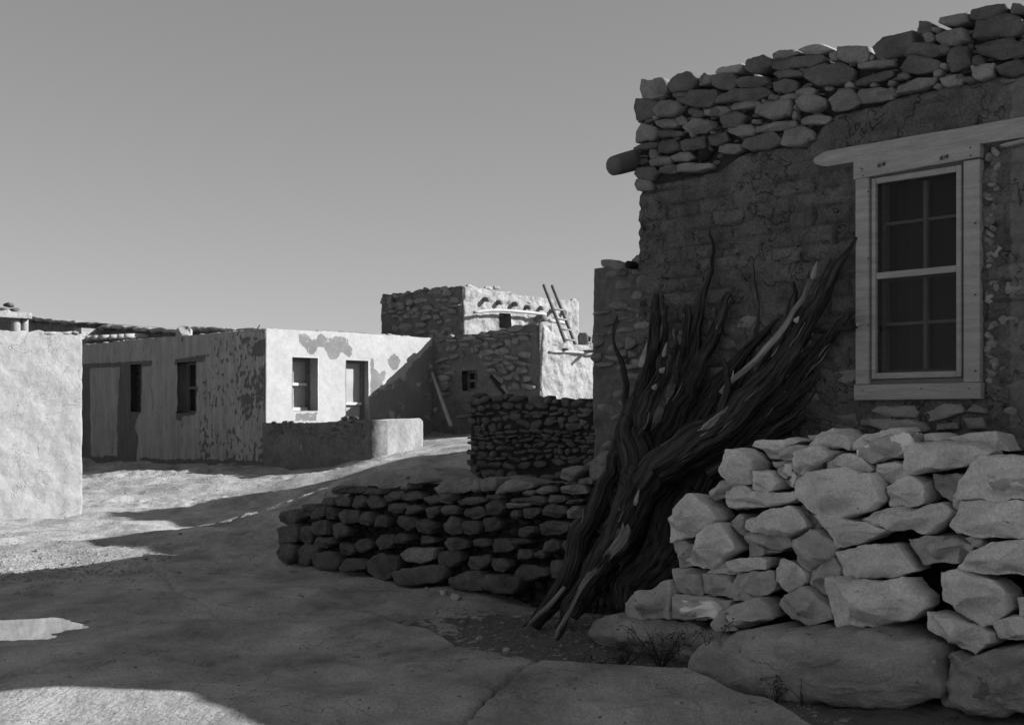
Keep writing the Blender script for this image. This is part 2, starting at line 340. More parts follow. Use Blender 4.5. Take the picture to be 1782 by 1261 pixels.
def tube(pts, n=10, step=.05, ridge=0, twist=0, seed=0, lump=.08, wob=0, kf=3.0, fib=False):
    """pts rows: x,y,z,radius"""
    q = kinked(pts, step, seed) if fib else catmull(pts, step); p = q[:, :3].copy(); r = np.maximum(q[:, 3], .0015); L = np.concatenate([[0], np.cumsum(np.linalg.norm(np.diff(p, axis=0), axis=1))])
    if wob: p += np.stack([perlin(np.stack([L*3, L*0+seed, L*0+k*9.1], 1)) for k in range(3)], 1)*wob
    T = np.gradient(p, axis=0); T /= np.linalg.norm(T, axis=1)[:, None]
    ref = np.array([0, -1., .1]); A = np.cross(T, ref); A /= np.linalg.norm(A, axis=1)[:, None]+1e-9; B = np.cross(T, A)
    th = np.linspace(0, 2*pi, n, endpoint=False); V = []
    TH, LL = np.meshgrid(th, L); R = np.repeat(r[:, None], n, 1)
    ph = TH+twist*LL; g = np.stack([np.cos(ph)*kf, np.sin(ph)*kf, LL*1.1+seed*5.3], -1).reshape(-1, 3)
    m = 1+lump*perlin(g*.4+7).reshape(R.shape)*2
    if ridge:
        m = m+ridge*(1-2*np.abs(perlin(g))-.4).reshape(R.shape)+ridge*.6*(1-2*np.abs(perlin(g*2.3*np.array([1, 1, .8])+3))-.4).reshape(R.shape)
    R = R*m
    V = p[:, None]+A[:, None]*(np.cos(TH)*R)[..., None]+B[:, None]*(np.sin(TH)*R)[..., None]
    V = V.reshape(-1, 3); k = len(p); f = []
    for j in range(k-1):
        for i in range(n):
            a = j*n+i; b = j*n+(i+1) % n; f.append((a, b, b+n, a+n))
    V = np.vstack([V, p[0]-T[0]*r[0]*.1, p[-1]+T[-1]*r[-1]*.2])
    for i in range(n): f.append((k*n, (i+1) % n, i)); f.append((k*n+1, (k-1)*n+i, (k-1)*n+(i+1) % n))
    if not fib: return V, f
    fb = np.stack([np.cos(ph)*r[:, None]+seed*3.1, np.sin(ph)*r[:, None], LL*.07], -1).reshape(-1, 3)
    return V, f, np.vstack([fb, fb[0], fb[-1]])
def px3(px, py, Z): return np.array([(px-CX)/F*Z, Z, EYE+(HY-py)/F*Z])
# ------------------------------------------------------------------ wall planes
PM = Plane(1717, 7.89, -1150)      # big stone-and-adobe house on the right
PA = Plane(1033, 12.2, -1150)      # annex behind it
PS = Plane(817, 14.0, -1150)       # low stone yard wall
PR = Plane(487, 13.0, -1150)       # retaining wall
PP = Plane(1160, 8.0, -1150)       # dry stone pile
PWs = Plane(461, 27, -1290); PWf = Plane(461, 27, 3140)
PMs = Plane(755, 30.33, -1290); PMf = Plane(940, 27.8, 3140)
PUs = Plane(805, 33, -1290); PUf = Plane(805, 33, 3140)
PCs = Plane(461, 26.85, -1290); PCf = Plane(650, 24.35, 3140)
PL = Plane(143, 19.6, 3140); PLs = Plane(143, 19.6, -1290)
# ------------------------------------------------------------------ terrain
def gpt(px, py, h):
    Z = -h*F/(py-HY); return ((px-CX)/F*Z, Z, h)
cp = [gpt(*a) for a in [(0, 1261, -1.5), (800, 1261, -1.52), (1400, 1261, -1.5), (1782, 1261, -1.45), (0, 1100, -1.5), (400, 1100, -1.5), (0, 1000, -1.5), (300, 1000, -1.5), (487, 990, -1.5),
      (0, 905, -1.5), (143, 897, -1.5), (700, 1060, -1.5), (300, 912, -1.45), (410, 906, -1.37), (500, 893, -1.40), (300, 837, -1.22), (461, 836, -1.15), (583, 815, -.98), (650, 797, -.77),
      (733, 777, -.56), (815, 797, -.66), (790, 752, -.33), (143, 806, -1.12), (461, 808, -1.0), (560, 850, -.98), (1160, 1105, -1.42), (1480, 1160, -1.42), (1000, 1060, -1.5)]]
cp += [(.3, 13.3, -1.36), (-.6, 15.5, -1.05), (3, 16, -1.1), (6, 12, -1.2), (8, 5, -1.5), (-6, 3, -1.5), (0, 3, -1.5), (6, 2, -1.5), (-14, 18, -1.5), (-14, 32, -1.1), (14, 28, -.5), (3, 33, -.25), (-3, 40, -.5), (20, 50, -.6), (-20, 50, -.8), (-14, 6, -1.5), (0, 27.6, -.36), (2, 28, -.3)]
cp = np.array(cp)
def tps_fit(c):
    n = len(c); d = np.linalg.norm(c[:, None, :2]-c[None, :, :2], axis=2); K = np.where(d > 0, d*d*np.log(d+1e-9), 0)+np.eye(n)*.15
    Pm = np.hstack([np.ones((n, 1)), c[:, :2]]); A = np.zeros((n+3, n+3)); A[:n, :n] = K; A[:n, n:] = Pm; A[n:, :n] = Pm.T
    return np.linalg.solve(A, np.concatenate([c[:, 2], [0, 0, 0]]))
TW = tps_fit(cp)
# edge of the foreground slab (photo columns/rows on the ground h=-1.5) with dirt beyond it
slab = np.array([gpt(*a)[:2] for a in [(-200, 1160, -1.5), (60, 1120, -1.5), (260, 1085, -1.5), (430, 1078, -1.5), (600, 1063, -1.5), (700, 1080, -1.5), (775, 1100, -1.5), (815, 1128, -1.5), (870, 1140, -1.5), (925, 1150, -1.5), (1010, 1163, -1.5), (1180, 1172, -1.5), (1260, 1200, -1.5), (1420, 1256, -1.5), (1600, 1330, -1.5), (2400, 1500, -1.5)]])
cracks_ = [np.array([gpt(*a, -1.5)[:2] for a in L_]) for L_ in ([(300, 1142), (400, 1150), (480, 1163), (510, 1176)], [(560, 1142), (640, 1132), (700, 1122)], [(250, 975), (290, 1005), (310, 1035), (400, 1066), (470, 1072)], [(40, 1180), (150, 1168), (260, 1150)], [(1050, 1230), (1150, 1222), (1220, 1235)], [(420, 940), (480, 945), (520, 955)])]
crack = np.array([gpt(*a)[:2] for a in [(935, 1152, -1.5), (880, 1190, -1.5), (850, 1212, -1.5), (820, 1232, -1.5), (770, 1300, -1.5)]])
def sdline(x, y, L):
    best = np.full(x.shape, 1e9); sg = np.zeros(x.shape)
    for a, b in zip(L[:-1], L[1:]):
        e = b-a; l2 = e.dot(e); t = np.clip(((x-a[0])*e[0]+(y-a[1])*e[1])/l2, 0, 1); dx = x-a[0]-t*e[0]; dy = y-a[1]-t*e[1]
        d = np.hypot(dx, dy); s = np.sign(e[0]*(y-a[1])-e[1]*(x-a[0])); k = d < best; best = np.where(k, d, best); sg = np.where(k, s, sg)
    return best*sg            # + beyond the line (further away)
def ground(x, y, full=False):
    x = np.atleast_1d(np.asarray(x, float)); y = np.atleast_1d(np.asarray(y, float))
    xc = np.clip(x, -22, 22); yc = np.clip(y, 0, 52)
    h = TW[-3]+TW[-2]*xc+TW[-1]*yc
    for i, c in enumerate(cp):
        d2 = (xc-c[0])**2+(yc-c[1])**2; h = h+TW[i]*.5*d2*np.log(d2+1e-9)
    # terrace held by the retaining wall
    q = np.stack([x, y], -1)-PR.o; u = q@PR.d; s = -(q@PR.n)
    h = h+.78*ss(s, .12, .5)*ss(u, .15, 1.5)*(1-ss(s, 2.2, 6.0))*(1-ss(u, 4.6, 6.5))
    w0 = np.stack([x, y, x*0], -1)
    sd = sdline(x+.10*perlin(w0*2.1), y+.10*perlin(w0*2.1+5), slab)
    near = (1-ss(y, 9, 11)); left = ss(x, -3.6, -2.2)*.6+.4
    h = h-.085*ss(sd, -.015, .06)*near*left*(1-.7*ss(sd, .3, 2.0))
    dirt_dark = (.42*ss(sd, 0, .05)+.3*ss(sd, .05, .5))*ss(x+.3*perlin(w0*1.3), -1.4, -.3)*(1-ss(y, 9.8, 10.8))*near*(1+.25*fbm(w0*4, 3))
    cd = np.abs(sdline(x+.03*perlin(w0*6), y+.03*perlin(w0*6+5), crack)); h = h-.035*(1-ss(cd, .004, .03))
    for C_ in cracks_: cd = sdline(x+.05*perlin(w0*5), y+.05*perlin(w0*5+5), C_); h = h-.022*(1-ss(np.abs(cd), .004, .035))+.012*(1-ss(np.abs(cd-.08), 0, .12))
    # swells, ledges and layering of the bare rock
    fa = 1/(1+np.maximum(y-14, 0)*.05)
    h = h+.075*perlin(w0*np.array([.55, .8, 1])+2)+.022*perlin(w0*np.array([1.4, 2.6, 1]))
    lay = perlin(w0*np.array([.35, .9, 1])+11)*3; h = h+.012*np.sin(lay*3)*(1-dirt_dark)
    h = h+(.0045*fbm(w0*np.array([4, 7, 1]), 5)*(1+ss(y, 11, 14))+.05*ss(y, 12, 15)*fbm(w0*np.array([.9, 1.6, 1])+5, 3)*(1-ss(x, -2, 0)))*(1-dirt_dark)-.03*np.exp(-(((x+3.9)/1.0)**2+((y-9.0)/.5)**2))*(1-dirt_dark)+dirt_dark*(.022*fbm(w0*5, 4)+.006*perlin(w0*26))
    # rough gravelly sunlit stretches on the left
    rg = ss(fbm(w0*np.array([.25, .5, 1])+3, 2), .05, .3)*ss(y, 11, 13)*(1-ss(x, -3, 0)); h = h+rg*.035*fbm(w0*5, 4)
    rp = np.hypot((x+4.25)/1.12, (y-9.05)/.6); m_ = 1-ss(rp, 1.35, 1.8); h = h*(1-m_)+m_*(-1.53+.045*(rp-1)+.010*fbm(w0*3, 4))
    hump = np.exp(-((x+1.05)**2/.9+(y-14.2)**2/.5)); h = h+.16*hump
    dirt_dark = np.maximum(dirt_dark, (.62*ss(sd, 0, .03)*(1-ss(sd, .08, .9))+.10*perlin(w0*3))*near*ss(x, -3.0, -2.2)) if full else dirt_dark  # adds a narrow darker band just beyond the slab edge
    if full: return EYE+h, dirt_dark
    return EYE+h
def gz(x, y): return float(ground(x, y)[0])
t = np.concatenate([np.linspace(-1.6, -.52, 60), np.linspace(-.515, .5, 620), np.linspace(.51, 1.8, 60)])
ys = np.concatenate([np.linspace(-6, 4.6, 20), np.exp(np.linspace(np.log(4.7), np.log(38), 760)), np.exp(np.linspace(np.log(39), np.log(900), 24))])
dd = np.maximum(ys, 4.7)+2
YY, TT = np.meshgrid(ys, t, indexing='ij'); XX = TT*np.maximum(YY, 4.7)*(1+0*TT)
XX = np.where(np.abs(TT) > .52, XX*1.0+np.sign(TT)*(np.abs(TT)-.52)*8, XX)
hz, dirt_dark = ground(XX.ravel(), YY.ravel(), True)
nu = len(t); nr = len(ys); idx = (np.arange(nr-1)[:, None]*nu+np.arange(nu-1)[None]).ravel()
fc = np.stack([idx, idx+1, idx+1+nu, idx+nu], 1)
me = bpy.data.meshes.new('ground'); V = np.stack([XX.ravel(), YY.ravel(), hz], 1)
me.vertices.add(len(V)); me.vertices.foreach_set('co', V.ravel()); me.loops.add(fc.size); me.loops.foreach_set('vertex_index', fc.ravel().astype(np.int32))
me.polygons.add(len(fc)); me.polygons.foreach_set('loop_start', np.arange(0, fc.size, 4, dtype=np.int32)); me.polygons.foreach_set('use_smooth', np.ones(len(fc), bool))
me.materials.append(M['ground']); at = me.attributes.new('wear_shade', 'FLOAT', 'POINT'); at.data.foreach_set('value', dirt_dark); me.update(); me.validate()
go = bpy.data.objects.new('ground', me); C.objects.link(go); go['kind'] = 'structure'
# rain puddle at the far left: level water lying in a shallow basin
th_ = np.linspace(0, 2*pi, 72, endpoint=False); zp = EYE-1.53
pv = [(-4.25, 9.05, zp)]+[(-4.25+1.5*cos(a), 9.05+.8*sin(a), zp) for a in th_]
pf = [(0, 1+i, 1+(i+1) % 72) for i in range(72)]
wm = bpy.data.materials.new('puddle_water'); wm.use_nodes = True; b = wm.node_tree.nodes['Principled BSDF']; b.inputs['Base Color'].default_value = (.05, .05, .05, 1); b.inputs['Roughness'].default_value = .03; b.inputs['IOR'].default_value = 1.33; b.inputs['Coat Weight'].default_value = 1; b.inputs['Coat Roughness'].default_value = .02
pu = link('puddle', pv, pf, wm, (0, 0, 0), False); pu['kind'] = 'structure'
# ------------------------------------------------------------------ big house on the right
def hbase(P, u, dz=-.35): return dz
ustart = PM.uv(1112, 500)[0]; uC2 = (7.89-6.5)/.731
mt = [(1112, 168), (1180, 160), (1250, 145), (1330, 135), (1400, 112), (1500, 100), (1580, 82), (1620, 60), (1700, 45), (1782, 22), (1850, 8)]
mtu = [PM.uv(*a) for a in mt]; mtx = [a[0] for a in mtu]+[uC2+.01]; mtz = [a[1] for a in mtu]+[4.22]
mtop = lambda u: np.interp(u, mtx, mtz)
wa, wb = PM.uv(1515, 300), PM.uv(1697, 300)                      # masonry opening behind the trim
wz0 = PM.uv(1600, 672)[1]; wz1 = PM.uv(1600, 292)[1]
# trim reference corners
tl = PM.uv(1488, 290); tr_ = PM.uv(1706, 250); bl = PM.uv(1498, 695); br = PM.uv(1717, 692)
U0, U1, Z0, Z1 = (tl[0]+bl[0])/2, (tr_[0]+br[0])/2, (bl[1]+br[1])/2, (tl[1]+tr_[1])/2
mz = [(1112, 330), (1245, 300), (1300, 262), (1400, 255), (1450, 200), (1540, 178), (1700, 140), (1790, 128)]
mzu = [PM.uv(*a_) for a_ in mz]
def courses(u, z):
    w3 = np.stack([u, z, u*0], 1)
    row = z/.118+.45*perlin(w3*np.array([.8, .8, 1]))+.10*perlin(w3*3.1); k = np.floor(row); fz = row-k
    cu = u/.33+(k % 2)*.5+.35*perlin(np.stack([u*2, k*3.3, u*0], 1))+.08*perlin(w3*5); fu = cu-np.floor(cu)
    jz = 1-ss(fz, 0, .16)*ss(1-fz, 0, .16); ju = 1-ss(fu, 0, .06)*ss(1-fu, 0, .06); ju = ju*(perlin(np.stack([np.floor(cu)*1.7, k*2.3, u*0], 1)) > -.15)
    vis = ss(fbm(w3*1.0+4, 3), -.55, .15); rnd = perlin(np.stack([np.floor(cu)*7.31+.5, k*5.77+.5, u*0], 1))
    return np.maximum(jz*.8, ju), vis, rnd
def adobe(u, z):
    j, vis, rnd = courses(u, z); w3 = np.stack([u, z, u*0], 1)
    zl = np.interp(u, [q[0] for q in mzu], [q[1] for q in mzu])+.03*perlin(w3*4)
    return -.075*ss(z-zl, -.02, .03)-.045*j*vis*(.6+.5*perlin(w3*6))+.018*rnd*vis+.024*fbm(w3*9, 5)-.05*np.maximum(perlin(w3*12)-.3, 0)
def atone(u, z):
    j, vis, rnd = courses(u, z); w3 = np.stack([u, z, u*0], 1)
    return np.clip((1+.30*rnd*vis-.38*j*vis)*(1+.18*fbm(w3*5, 4)), .35, 1.7)
def mwear(u, z):
    # smoother paler render on the right of the window
    return .75*ss(u, U1+.14, U1+.2)*(1-ss(z, 4.0, 4.4)*0)
house = thing('stone_house', 'large dark adobe and rubble stone house with a wood framed window, filling the right side', 'house', tuple(PM.at(1.0*ustart/2, 0)))
zlow = EYE-1.9
g1 = panel(PM, ustart, uC2, zlow, mtop, .018, amp=.022, thick=.42, openings=[(U0+.06, U1-.06, Z0+.06, Z1-.06)], wear_shade=mwear, relief=adobe, jag=.02)
# far end wall, near end wall, low section, back
E1 = Plane(1112, PM.Z(1112)+.02, 3140); E1.n = -E1.n
g2 = panel(E1, .40, 5.0, zlow, lambda u: mtop(ustart)+.02*sin(u*3), .12, amp=.03, thick=.4)
c2 = PM.at(uC2, 0); 
class PlaneO(Plane):
    def __init__(s, o, d, n): s.o = np.array(o[:2], float); s.d = np.array(d, float); s.n = np.array(n, float); s.p0 = 0; s.Z0 = 1; s.vp = 0
fd = E1.d
E2 = PlaneO(c2, fd, PM.d); E2.d = fd/np.linalg.norm(fd)
g3 = panel(E2, .42, 5.0, zlow, lambda u: 4.25, .3, amp=.03, thick=.4)
PB = PlaneO(PM.at(ustart, 0)[:2]+fd*5.0, PM.d, -PM.n)
g4 = panel(PB, 0, uC2-ustart, zlow, lambda u: 4.0, .3, amp=.03, thick=.4)
v, f, a = merge(g1, g2, g3, g4)
aw = part('adobe_wall', (v, f), M['mud'], house, attr=a)
def settone(o, P=None, n=0):
    t_ = np.ones(len(o.data.vertices))
    if P is not None:
        w_ = np.array(v[:n]); t_[:n] = atone((w_[:, :2]-P.o)@P.d, w_[:, 2])
    a_ = o.data.attributes.new('tone', 'FLOAT', 'POINT'); a_.data.foreach_set('value', t_)
settone(aw, PM, len(g1[0]))
rf = MB(); p00 = PM.at(ustart+.3, 3.75, -.3); ex = PM.d*(uC2-ustart-.6); ey = fd*4.5
cs = [p00[:2], p00[:2]+ex, p00[:2]+ex+ey, p00[:2]+ey]
rf.add([(*c_, z) for z in (3.6, 3.78) for c_ in cs], [(0, 3, 2, 1), (4, 5, 6, 7), (0, 1, 5, 4), (1, 2, 6, 5), (2, 3, 7, 6), (3, 0, 4, 7)])
part('roof', rf, M['soil'], house, smooth=False)
# lower wing beyond the frame (its roof edge throws the near shadow)
WG = PlaneO(PM.at(uC2, 0, -.02)[:2], PM.d, PM.n)
lw_ = part('low_wing', panel(WG, .012, 4.6, zlow, lambda u: 3.25+.03*sin(u*4), .1, amp=.03, thick=2.6)[:2], M['mud'], house); settone(lw_)
# exposed stones (crop 1020..1782 x 0..420 scale 2.3386): cx,cy,w,h,rot
ST = [(280,365,120,80,5),(400,335,130,75,15),(495,325,50,55,0),(570,330,85,62,3),(588,287,110,30,12),(710,265,115,65,10),(820,225,100,35,5),(935,205,130,35,5),(870,255,205,50,7),(830,302,110,28,3),(680,337,140,38,0),
(1020,232,45,40,0),(1100,222,120,72,0),(1255,190,165,90,12),(1385,112,55,42,0),(1500,85,115,45,10),(1650,52,150,48,12),(1770,42,60,40,0),(460,402,160,72,5),(650,390,220,50,5),(820,355,95,60,0),(990,305,190,85,0),(1180,265,150,30,5),(1180,322,140,35,15),
(1380,208,150,70,0),(1500,155,150,65,5),(1520,240,95,95,20),(1680,112,210,90,12),(1690,200,190,84,3),(1606,250,50,40,0),(1625,295,90,65,8),(1735,282,110,60,5),(1370,270,150,65,0),(1350,350,160,45,12),(1500,335,95,45,15),(1440,300,40,30,20),(1298,312,45,25,0),(1255,377,30,38,0),
(1180,385,130,60,3),(1050,403,120,80,5),(925,427,110,65,5),(905,382,75,35,5),(835,397,70,25,10),(770,450,160,70,5),(655,432,115,30,8),(540,457,105,40,8),(345,445,110,70,10),(250,447,85,80,0),(460,467,50,30,10),(610,487,110,60,8),(475,515,125,55,8),(340,507,90,40,0),(350,547,95,30,5),(250,542,90,70,10),
(790,516,160,30,8),(935,490,110,35,5),(875,562,135,80,5),(725,582,150,65,8),(590,607,90,45,5),(545,567,70,45,0),(445,587,105,45,12),(345,602,80,50,0),(258,598,105,22,10),(280,627,40,45,0),(315,657,90,35,5),(405,642,85,38,8),(455,683,130,35,3),(345,693,65,38,5),(250,710,90,50,5),(240,754,65,40,5),
(732,416,22,15,0),(990,362,30,18,0),(1078,350,38,26,0),(1165,240,30,25,0),(1400,152,40,40,0),(1432,125,35,20,0),(695,496,30,18,0),(522,540,20,15,0),(440,552,20,18,0),(850,470,28,32,0),(860,437,15,24,0),(1175,345,26,20,0),(1250,340,32,22,0),(1460,272,30,26,0),(1470,202,50,40,40),(1435,352,36,30,0),(640,532,120,55,0),(1218,245,26,20,0),(1130,252,34,16,20),(390,490,40,40,0),(400,390,70,18,6),(300,395,60,14,6),(765,400,40,22,0),(1570,330,50,30,0),(1720,335,60,22,5),(290,480,30,18,0),(470,640,22,14,0)]
lighter = {0,2,25,11,12,38,39,40,41,42,43,44,46,50,51,54,55,56,64,65,66,69,70,72,73,86,30,34,33,7,4}  # stones that take the lighter wall stone grey
groups = {'wallstone': MB(), 'wallstone_dark': MB(), 'wallstone_pale': MB()}
rs0 = random.Random(3)
def wallstone_add(P, poly, key, i, off, bulge, thick, n=36, sm=1): groups[key].add(*stone_geo(P, poly, off, bulge, thick, i, n=n, sm=0, facets=4, rings=(.4, .7, .88, .96), wave=.01))
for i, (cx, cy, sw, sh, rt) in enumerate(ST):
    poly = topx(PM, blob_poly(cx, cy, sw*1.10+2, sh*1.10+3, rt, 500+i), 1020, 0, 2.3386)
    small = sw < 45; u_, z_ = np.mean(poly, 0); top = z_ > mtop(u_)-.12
    wallstone_add(PM, poly, 'wallstone_pale' if i in (7, 4, 72, 30) else ('wallstone' if (i in lighter or small or rs0.random() < .35) else 'wallstone_dark'), i, .012+rs0.uniform(0, .02)-(.015 if small else 0), .03+.0002*min(sw, sh), .30 if top else .12)
# top course goes through the wall: more stones behind the front ones
rs1 = random.Random(9); u = ustart+.1
while u < uC2:
    wd = rs1.uniform(.16, .42); h = rs1.uniform(.07, .13)
    for o_ in (-.22, -.36):
        uu_ = u+wd/2+rs1.uniform(-.05, .05); zc = float(mtop(uu_))-.02+rs1.uniform(-.02, .05)
        wallstone_add(PM, blob_poly(uu_, zc, wd*.95, h, rs1.uniform(-8, 8), int(u*999)), 'wallstone', int(u*777)+3, o_, .05, .12, n=24)
    u += wd
# corner quoins on the far end
# stones of the lower wall, traced (crop 1000..1782 x 680..1261 scale 2.170)
LW = [[(1120,75),(1150,58),(1290,55),(1308,80),(1300,105),(1180,100)],[(1315,90),(1400,45),(1465,50),(1480,80),(1410,105),(1330,115)],[(1480,80),(1510,50),(1560,70),(1560,85)],[(985,95),(1070,85),(1075,130),(1000,130)],[(1370,125),(1450,120),(1455,145),(1370,150)],[(1470,100),(1545,100),(1560,145),(1500,148)],[(1490,165),(1550,165),(1575,190),(1540,205),(1495,195)],[(1085,105),(1125,102),(1140,135),(1085,130)]]
for i, p_ in enumerate(LW): wallstone_add(PM, topx(PM, p_, 1000, 680, 2.17), 'wallstone_pale' if i in (0, 1) else 'wallstone', 700+i, .01, .035, .1)
# slab sticking out over the pile
wallstone_add(PM, topx(PM, [(1130,108),(1290,106),(1330,120),(1348,150),(1310,168),(1200,152),(1130,130)], 1000, 680, 2.17), 'wallstone_pale', 720, .06, .07, .25)
# blocks showing through the thin mud left and below the window (photo px cx,cy,w,h)
for i, (cx, cy, sw, sh) in enumerate([(1118,565,34,14),(1125,585,40,26),(1216,590,30,20),(1180,580,18,40),(1262,597,40,26),(1240,600,26,34),(1400,590,44,24),(1390,562,50,20),(1455,610,50,30),(1472,655,60,26),(1430,650,40,24),(1465,690,70,22),(1420,690,30,20),(1462,720,40,24),(1340,700,24,16),(1300,560,40,24),(1310,620,44,30),(1355,640,36,26),(1250,650,40,24),(1200,640,36,30),(1150,640,30,22),(1180,700,46,28),(1140,720,40,30),(1440,570,34,16),(1480,740,50,22),(1390,725,40,20)]):
    wallstone_add(PM, [PM.uv(*q) for q in blob_poly(cx, cy, sw, sh, 4, 60+i)], 'wallstone_dark' if i % 3 else 'wallstone', 800+i, -.012, .026, .06, n=28)
# chinking stones in the strip right of the window
for i in range(46):
    py = 262+i*9.6+rs1.uniform(-4, 4); px = 1722+rs1.uniform(-4, 14)
    if py > 690: break
    s = rs1.uniform(9, 22)
    wallstone_add(PM, [PM.uv(*q) for q in blob_poly(px, py, s*rs1.uniform(.7, 1.2), s*rs1.uniform(.6, 1.1), rs1.uniform(-60, 60), 90+i)], 'wallstone' if i % 3 else 'wallstone_pale', 900+i, -.006, .022, .05, n=18)
for i, (cx, cy, sw, sh) in enumerate([(1752,555,40,38),(1745,610,34,16),(1752,635,44,22),(1765,680,50,40),(1760,500,50,22),(1768,595,30,20),(1758,720,50,26)]):
    wallstone_add(PM, [PM.uv(*q) for q in blob_poly(cx, cy, sw, sh, 4, 160+i)], 'wallstone', 960+i, -.02, .026, .06, n=28)
uR = PM.uv(1792, 300)[0]
rubble(PM, uR+.05, uC2, 3.72, lambda u: mtop(u)+.02, (.08, .16), (.16, .42), 91, bulge=.04, thick=.2, n=28, off=.012, out=groups['wallstone'])
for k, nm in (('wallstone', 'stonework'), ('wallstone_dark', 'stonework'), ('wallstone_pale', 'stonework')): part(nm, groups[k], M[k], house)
# mortar behind the exposed stones so the joints read dark
def mpan():
    mb = MB(); US = np.linspace(ustart+.004, uC2, 160); K = 22; V = []
    for k in range(K+1):
        lo = np.interp(US, [q[0] for q in mzu], [q[1] for q in mzu])+.05*perlin(np.stack([US*4, US*0, US*0+1], 1)); hi = mtop(US)-.015
        z = lo+(hi-lo)*k/K; e = min(k, 1); w3 = np.stack([US, z, US*0], 1)
        V += list(PM.at(US, z, -.05+.02*e+.016*fbm(w3*9, 4)))
    m = len(US); f = [(k*m+i, k*m+i+1, (k+1)*m+i+1, (k+1)*m+i) for k in range(K) for i in range(m-1)]
    return mb.add(V, f)
part('mortar', mpan(), M['mortar'], house)
zlo_ = lambda u: np.interp(u, [q[0] for q in mzu], [q[1] for q in mzu])
fl = rubble(PM, ustart, uC2-.02, 3.3, lambda u: mtop(u)-.03, (.03, .06), (.04, .12), 78, mask=lambda u, z, r_: z > zlo_(u)+.06 and r_.random() < .75, bulge=.02, thick=.04, n=12, off=-.018); part('chinking_stones', fl, M['wallstone_dark'], house)
# vigas
part('viga', tube([(*px3(1150, 272, 10.15), .085), (*px3(1112, 277, 10.15), .085), (*px3(1078, 286, 10.0), .08), (*px3(1067, 289, 9.95), .075)], n=20, step=.03, lump=.03, ridge=.03, seed=3), M['log'], house)
hv = PM.uv(1228, 268); part('viga_end', tube([(*PM.at(hv[0], hv[1], -.1), .055), (*PM.at(hv[0], hv[1], .025), .055)], n=18, step=.03, lump=.05), M['core'], house)
# lintel plank
lb = PM.uv(1430, 279); le = PM.uv(1782, 240)
def beam(P, a, b, h0, h1, o0, o1, seed=0, n=60):
    V = []; S = np.linspace(0, 1, n)
    for s in S:
        u = a[0]+(b[0]-a[0])*s; z = a[1]+(b[1]-a[1])*s; w_ = perlin([[u*2.3, seed, 0]])[0]*.012; hh = (h0+(h1-h0)*s)/2
        tip = min(1, .45+s*14)
        for (oz, oo) in ((-hh*tip, o1), (-hh*.25, o1+.012), (hh*.5*tip, o1+.008), (hh*tip, o1-.01), (hh*tip, o0), (-hh*tip, o0)): V.append(P.at(u, z+oz+w_, oo))
    f = [(k*6+i, k*6+(i+1) % 6, (k+1)*6+(i+1) % 6, (k+1)*6+i) for k in range(n-1) for i in range(6)]+[tuple(range(5, -1, -1)), tuple(range((n-1)*6, n*6))]
    return V, f
part('lintel', beam(PM, (lb[0]-.03, lb[1]), (le[0]+.5, le[1]+.05), .105, .135, -.12, .045, 2), M['timber_h'], house, smooth=False)
k1 = PM.uv(1745, 255); part('lintel_strip', beam(PM, k1, (k1[0]+.8, k1[1]+.035), .03, .03, -.05, .03, 5), M['timber_h'], house, smooth=False)
# window
def board(P, u0, u1, z0, z1, o0, o1, sk=0, sk2=None, rnd=.004):
    """bevelled board; sk tilts its level edges"""
    mb = MB(); sk2 = sk if sk2 is None else sk2; um = (u0+u1)/2
    fr = [P.at(u, z+(sk if t_ else sk2)*(u-um), o1) for (u, z, t_) in ((u0+rnd, z0+rnd, 0), (u1-rnd, z0+rnd, 0), (u1-rnd, z1-rnd, 1), (u0+rnd, z1-rnd, 1))]
    md = [P.at(u, z+(sk if t_ else sk2)*(u-um), o1-rnd) for (u, z, t_) in ((u0, z0, 0), (u1, z0, 0), (u1, z1, 1), (u0, z1, 1))]
    bk = [P.at(u, z+(sk if t_ else sk2)*(u-um), o0) for (u, z, t_) in ((u0, z0, 0), (u1, z0, 0), (u1, z1, 1), (u0, z1, 1))]
    mb.add(fr+md+bk, [(0, 1, 2, 3), (11, 10, 9, 8)]+[(a_, 4+a_, 4+(a_+1) % 4, (a_+1) % 4) for a_ in range(4)]+[(4+a_, 8+a_, 8+(a_+1) % 4, 4+(a_+1) % 4) for a_ in range(4)])
    return mb
WH = 1
win = board(PM, U0+.09, U1-.09, Z0+.095, Z0+.133, -.06, .010); win.add(*(lambda q: (q.v, q.f))(board(PM, U0+.09, U1-.09, Z1-.108, Z1-.06, -.06, .010)))
for a_, b_ in ((U0+.09, U0+.114), (U1-.137, U1-.09)): q = board(PM, a_, b_, Z0+.134, Z1-.109, -.06, .008); win.add(q.v, q.f)
wi = part('window', win, M['frame_dark'], house, smooth=False); wi['label'] = 'tall double hung window with weathered plank trim'
def sub(name, G, m): return part(name, G, m, wi, smooth=False)
sub('head_casing', board(PM, U0-.006, U1, Z1-.095, Z1+.035, -.02, .05, .02), M['timber_h'])
sub('sill_board', board(PM, U0, U1+.008, Z0-.006, Z0+.098, -.02, .055, 0), M['timber_h'])
sub('jamb_casing', board(PM, U0+.006, U0+.107, Z0+.101, Z1-.103, -.02, .044), M['timber'])
sub('jamb_casing', board(PM, U1-.112, U1-.004, Z0+.101, Z1-.097, -.02, .044), M['timber'])
a0, a1, b0, b1 = U0+.117, U1-.135, Z0+.136, Z1-.112
sub('screen_frame', board(PM, a0, a0+.032, b0, b1, -.03, .026), M['timber']); sub('screen_frame', board(PM, a1-.036, a1, b0, b1, -.03, .026), M['timber'])
sub('screen_frame', board(PM, a0+.033, a1-.037, b0, b0+.04, -.03, .024), M['timber_h']); sub('screen_frame', board(PM, a0+.033, a1-.037, b1-.04, b1, -.03, .024), M['timber_h'])
zm = PM.uv(1600, 474)[1]
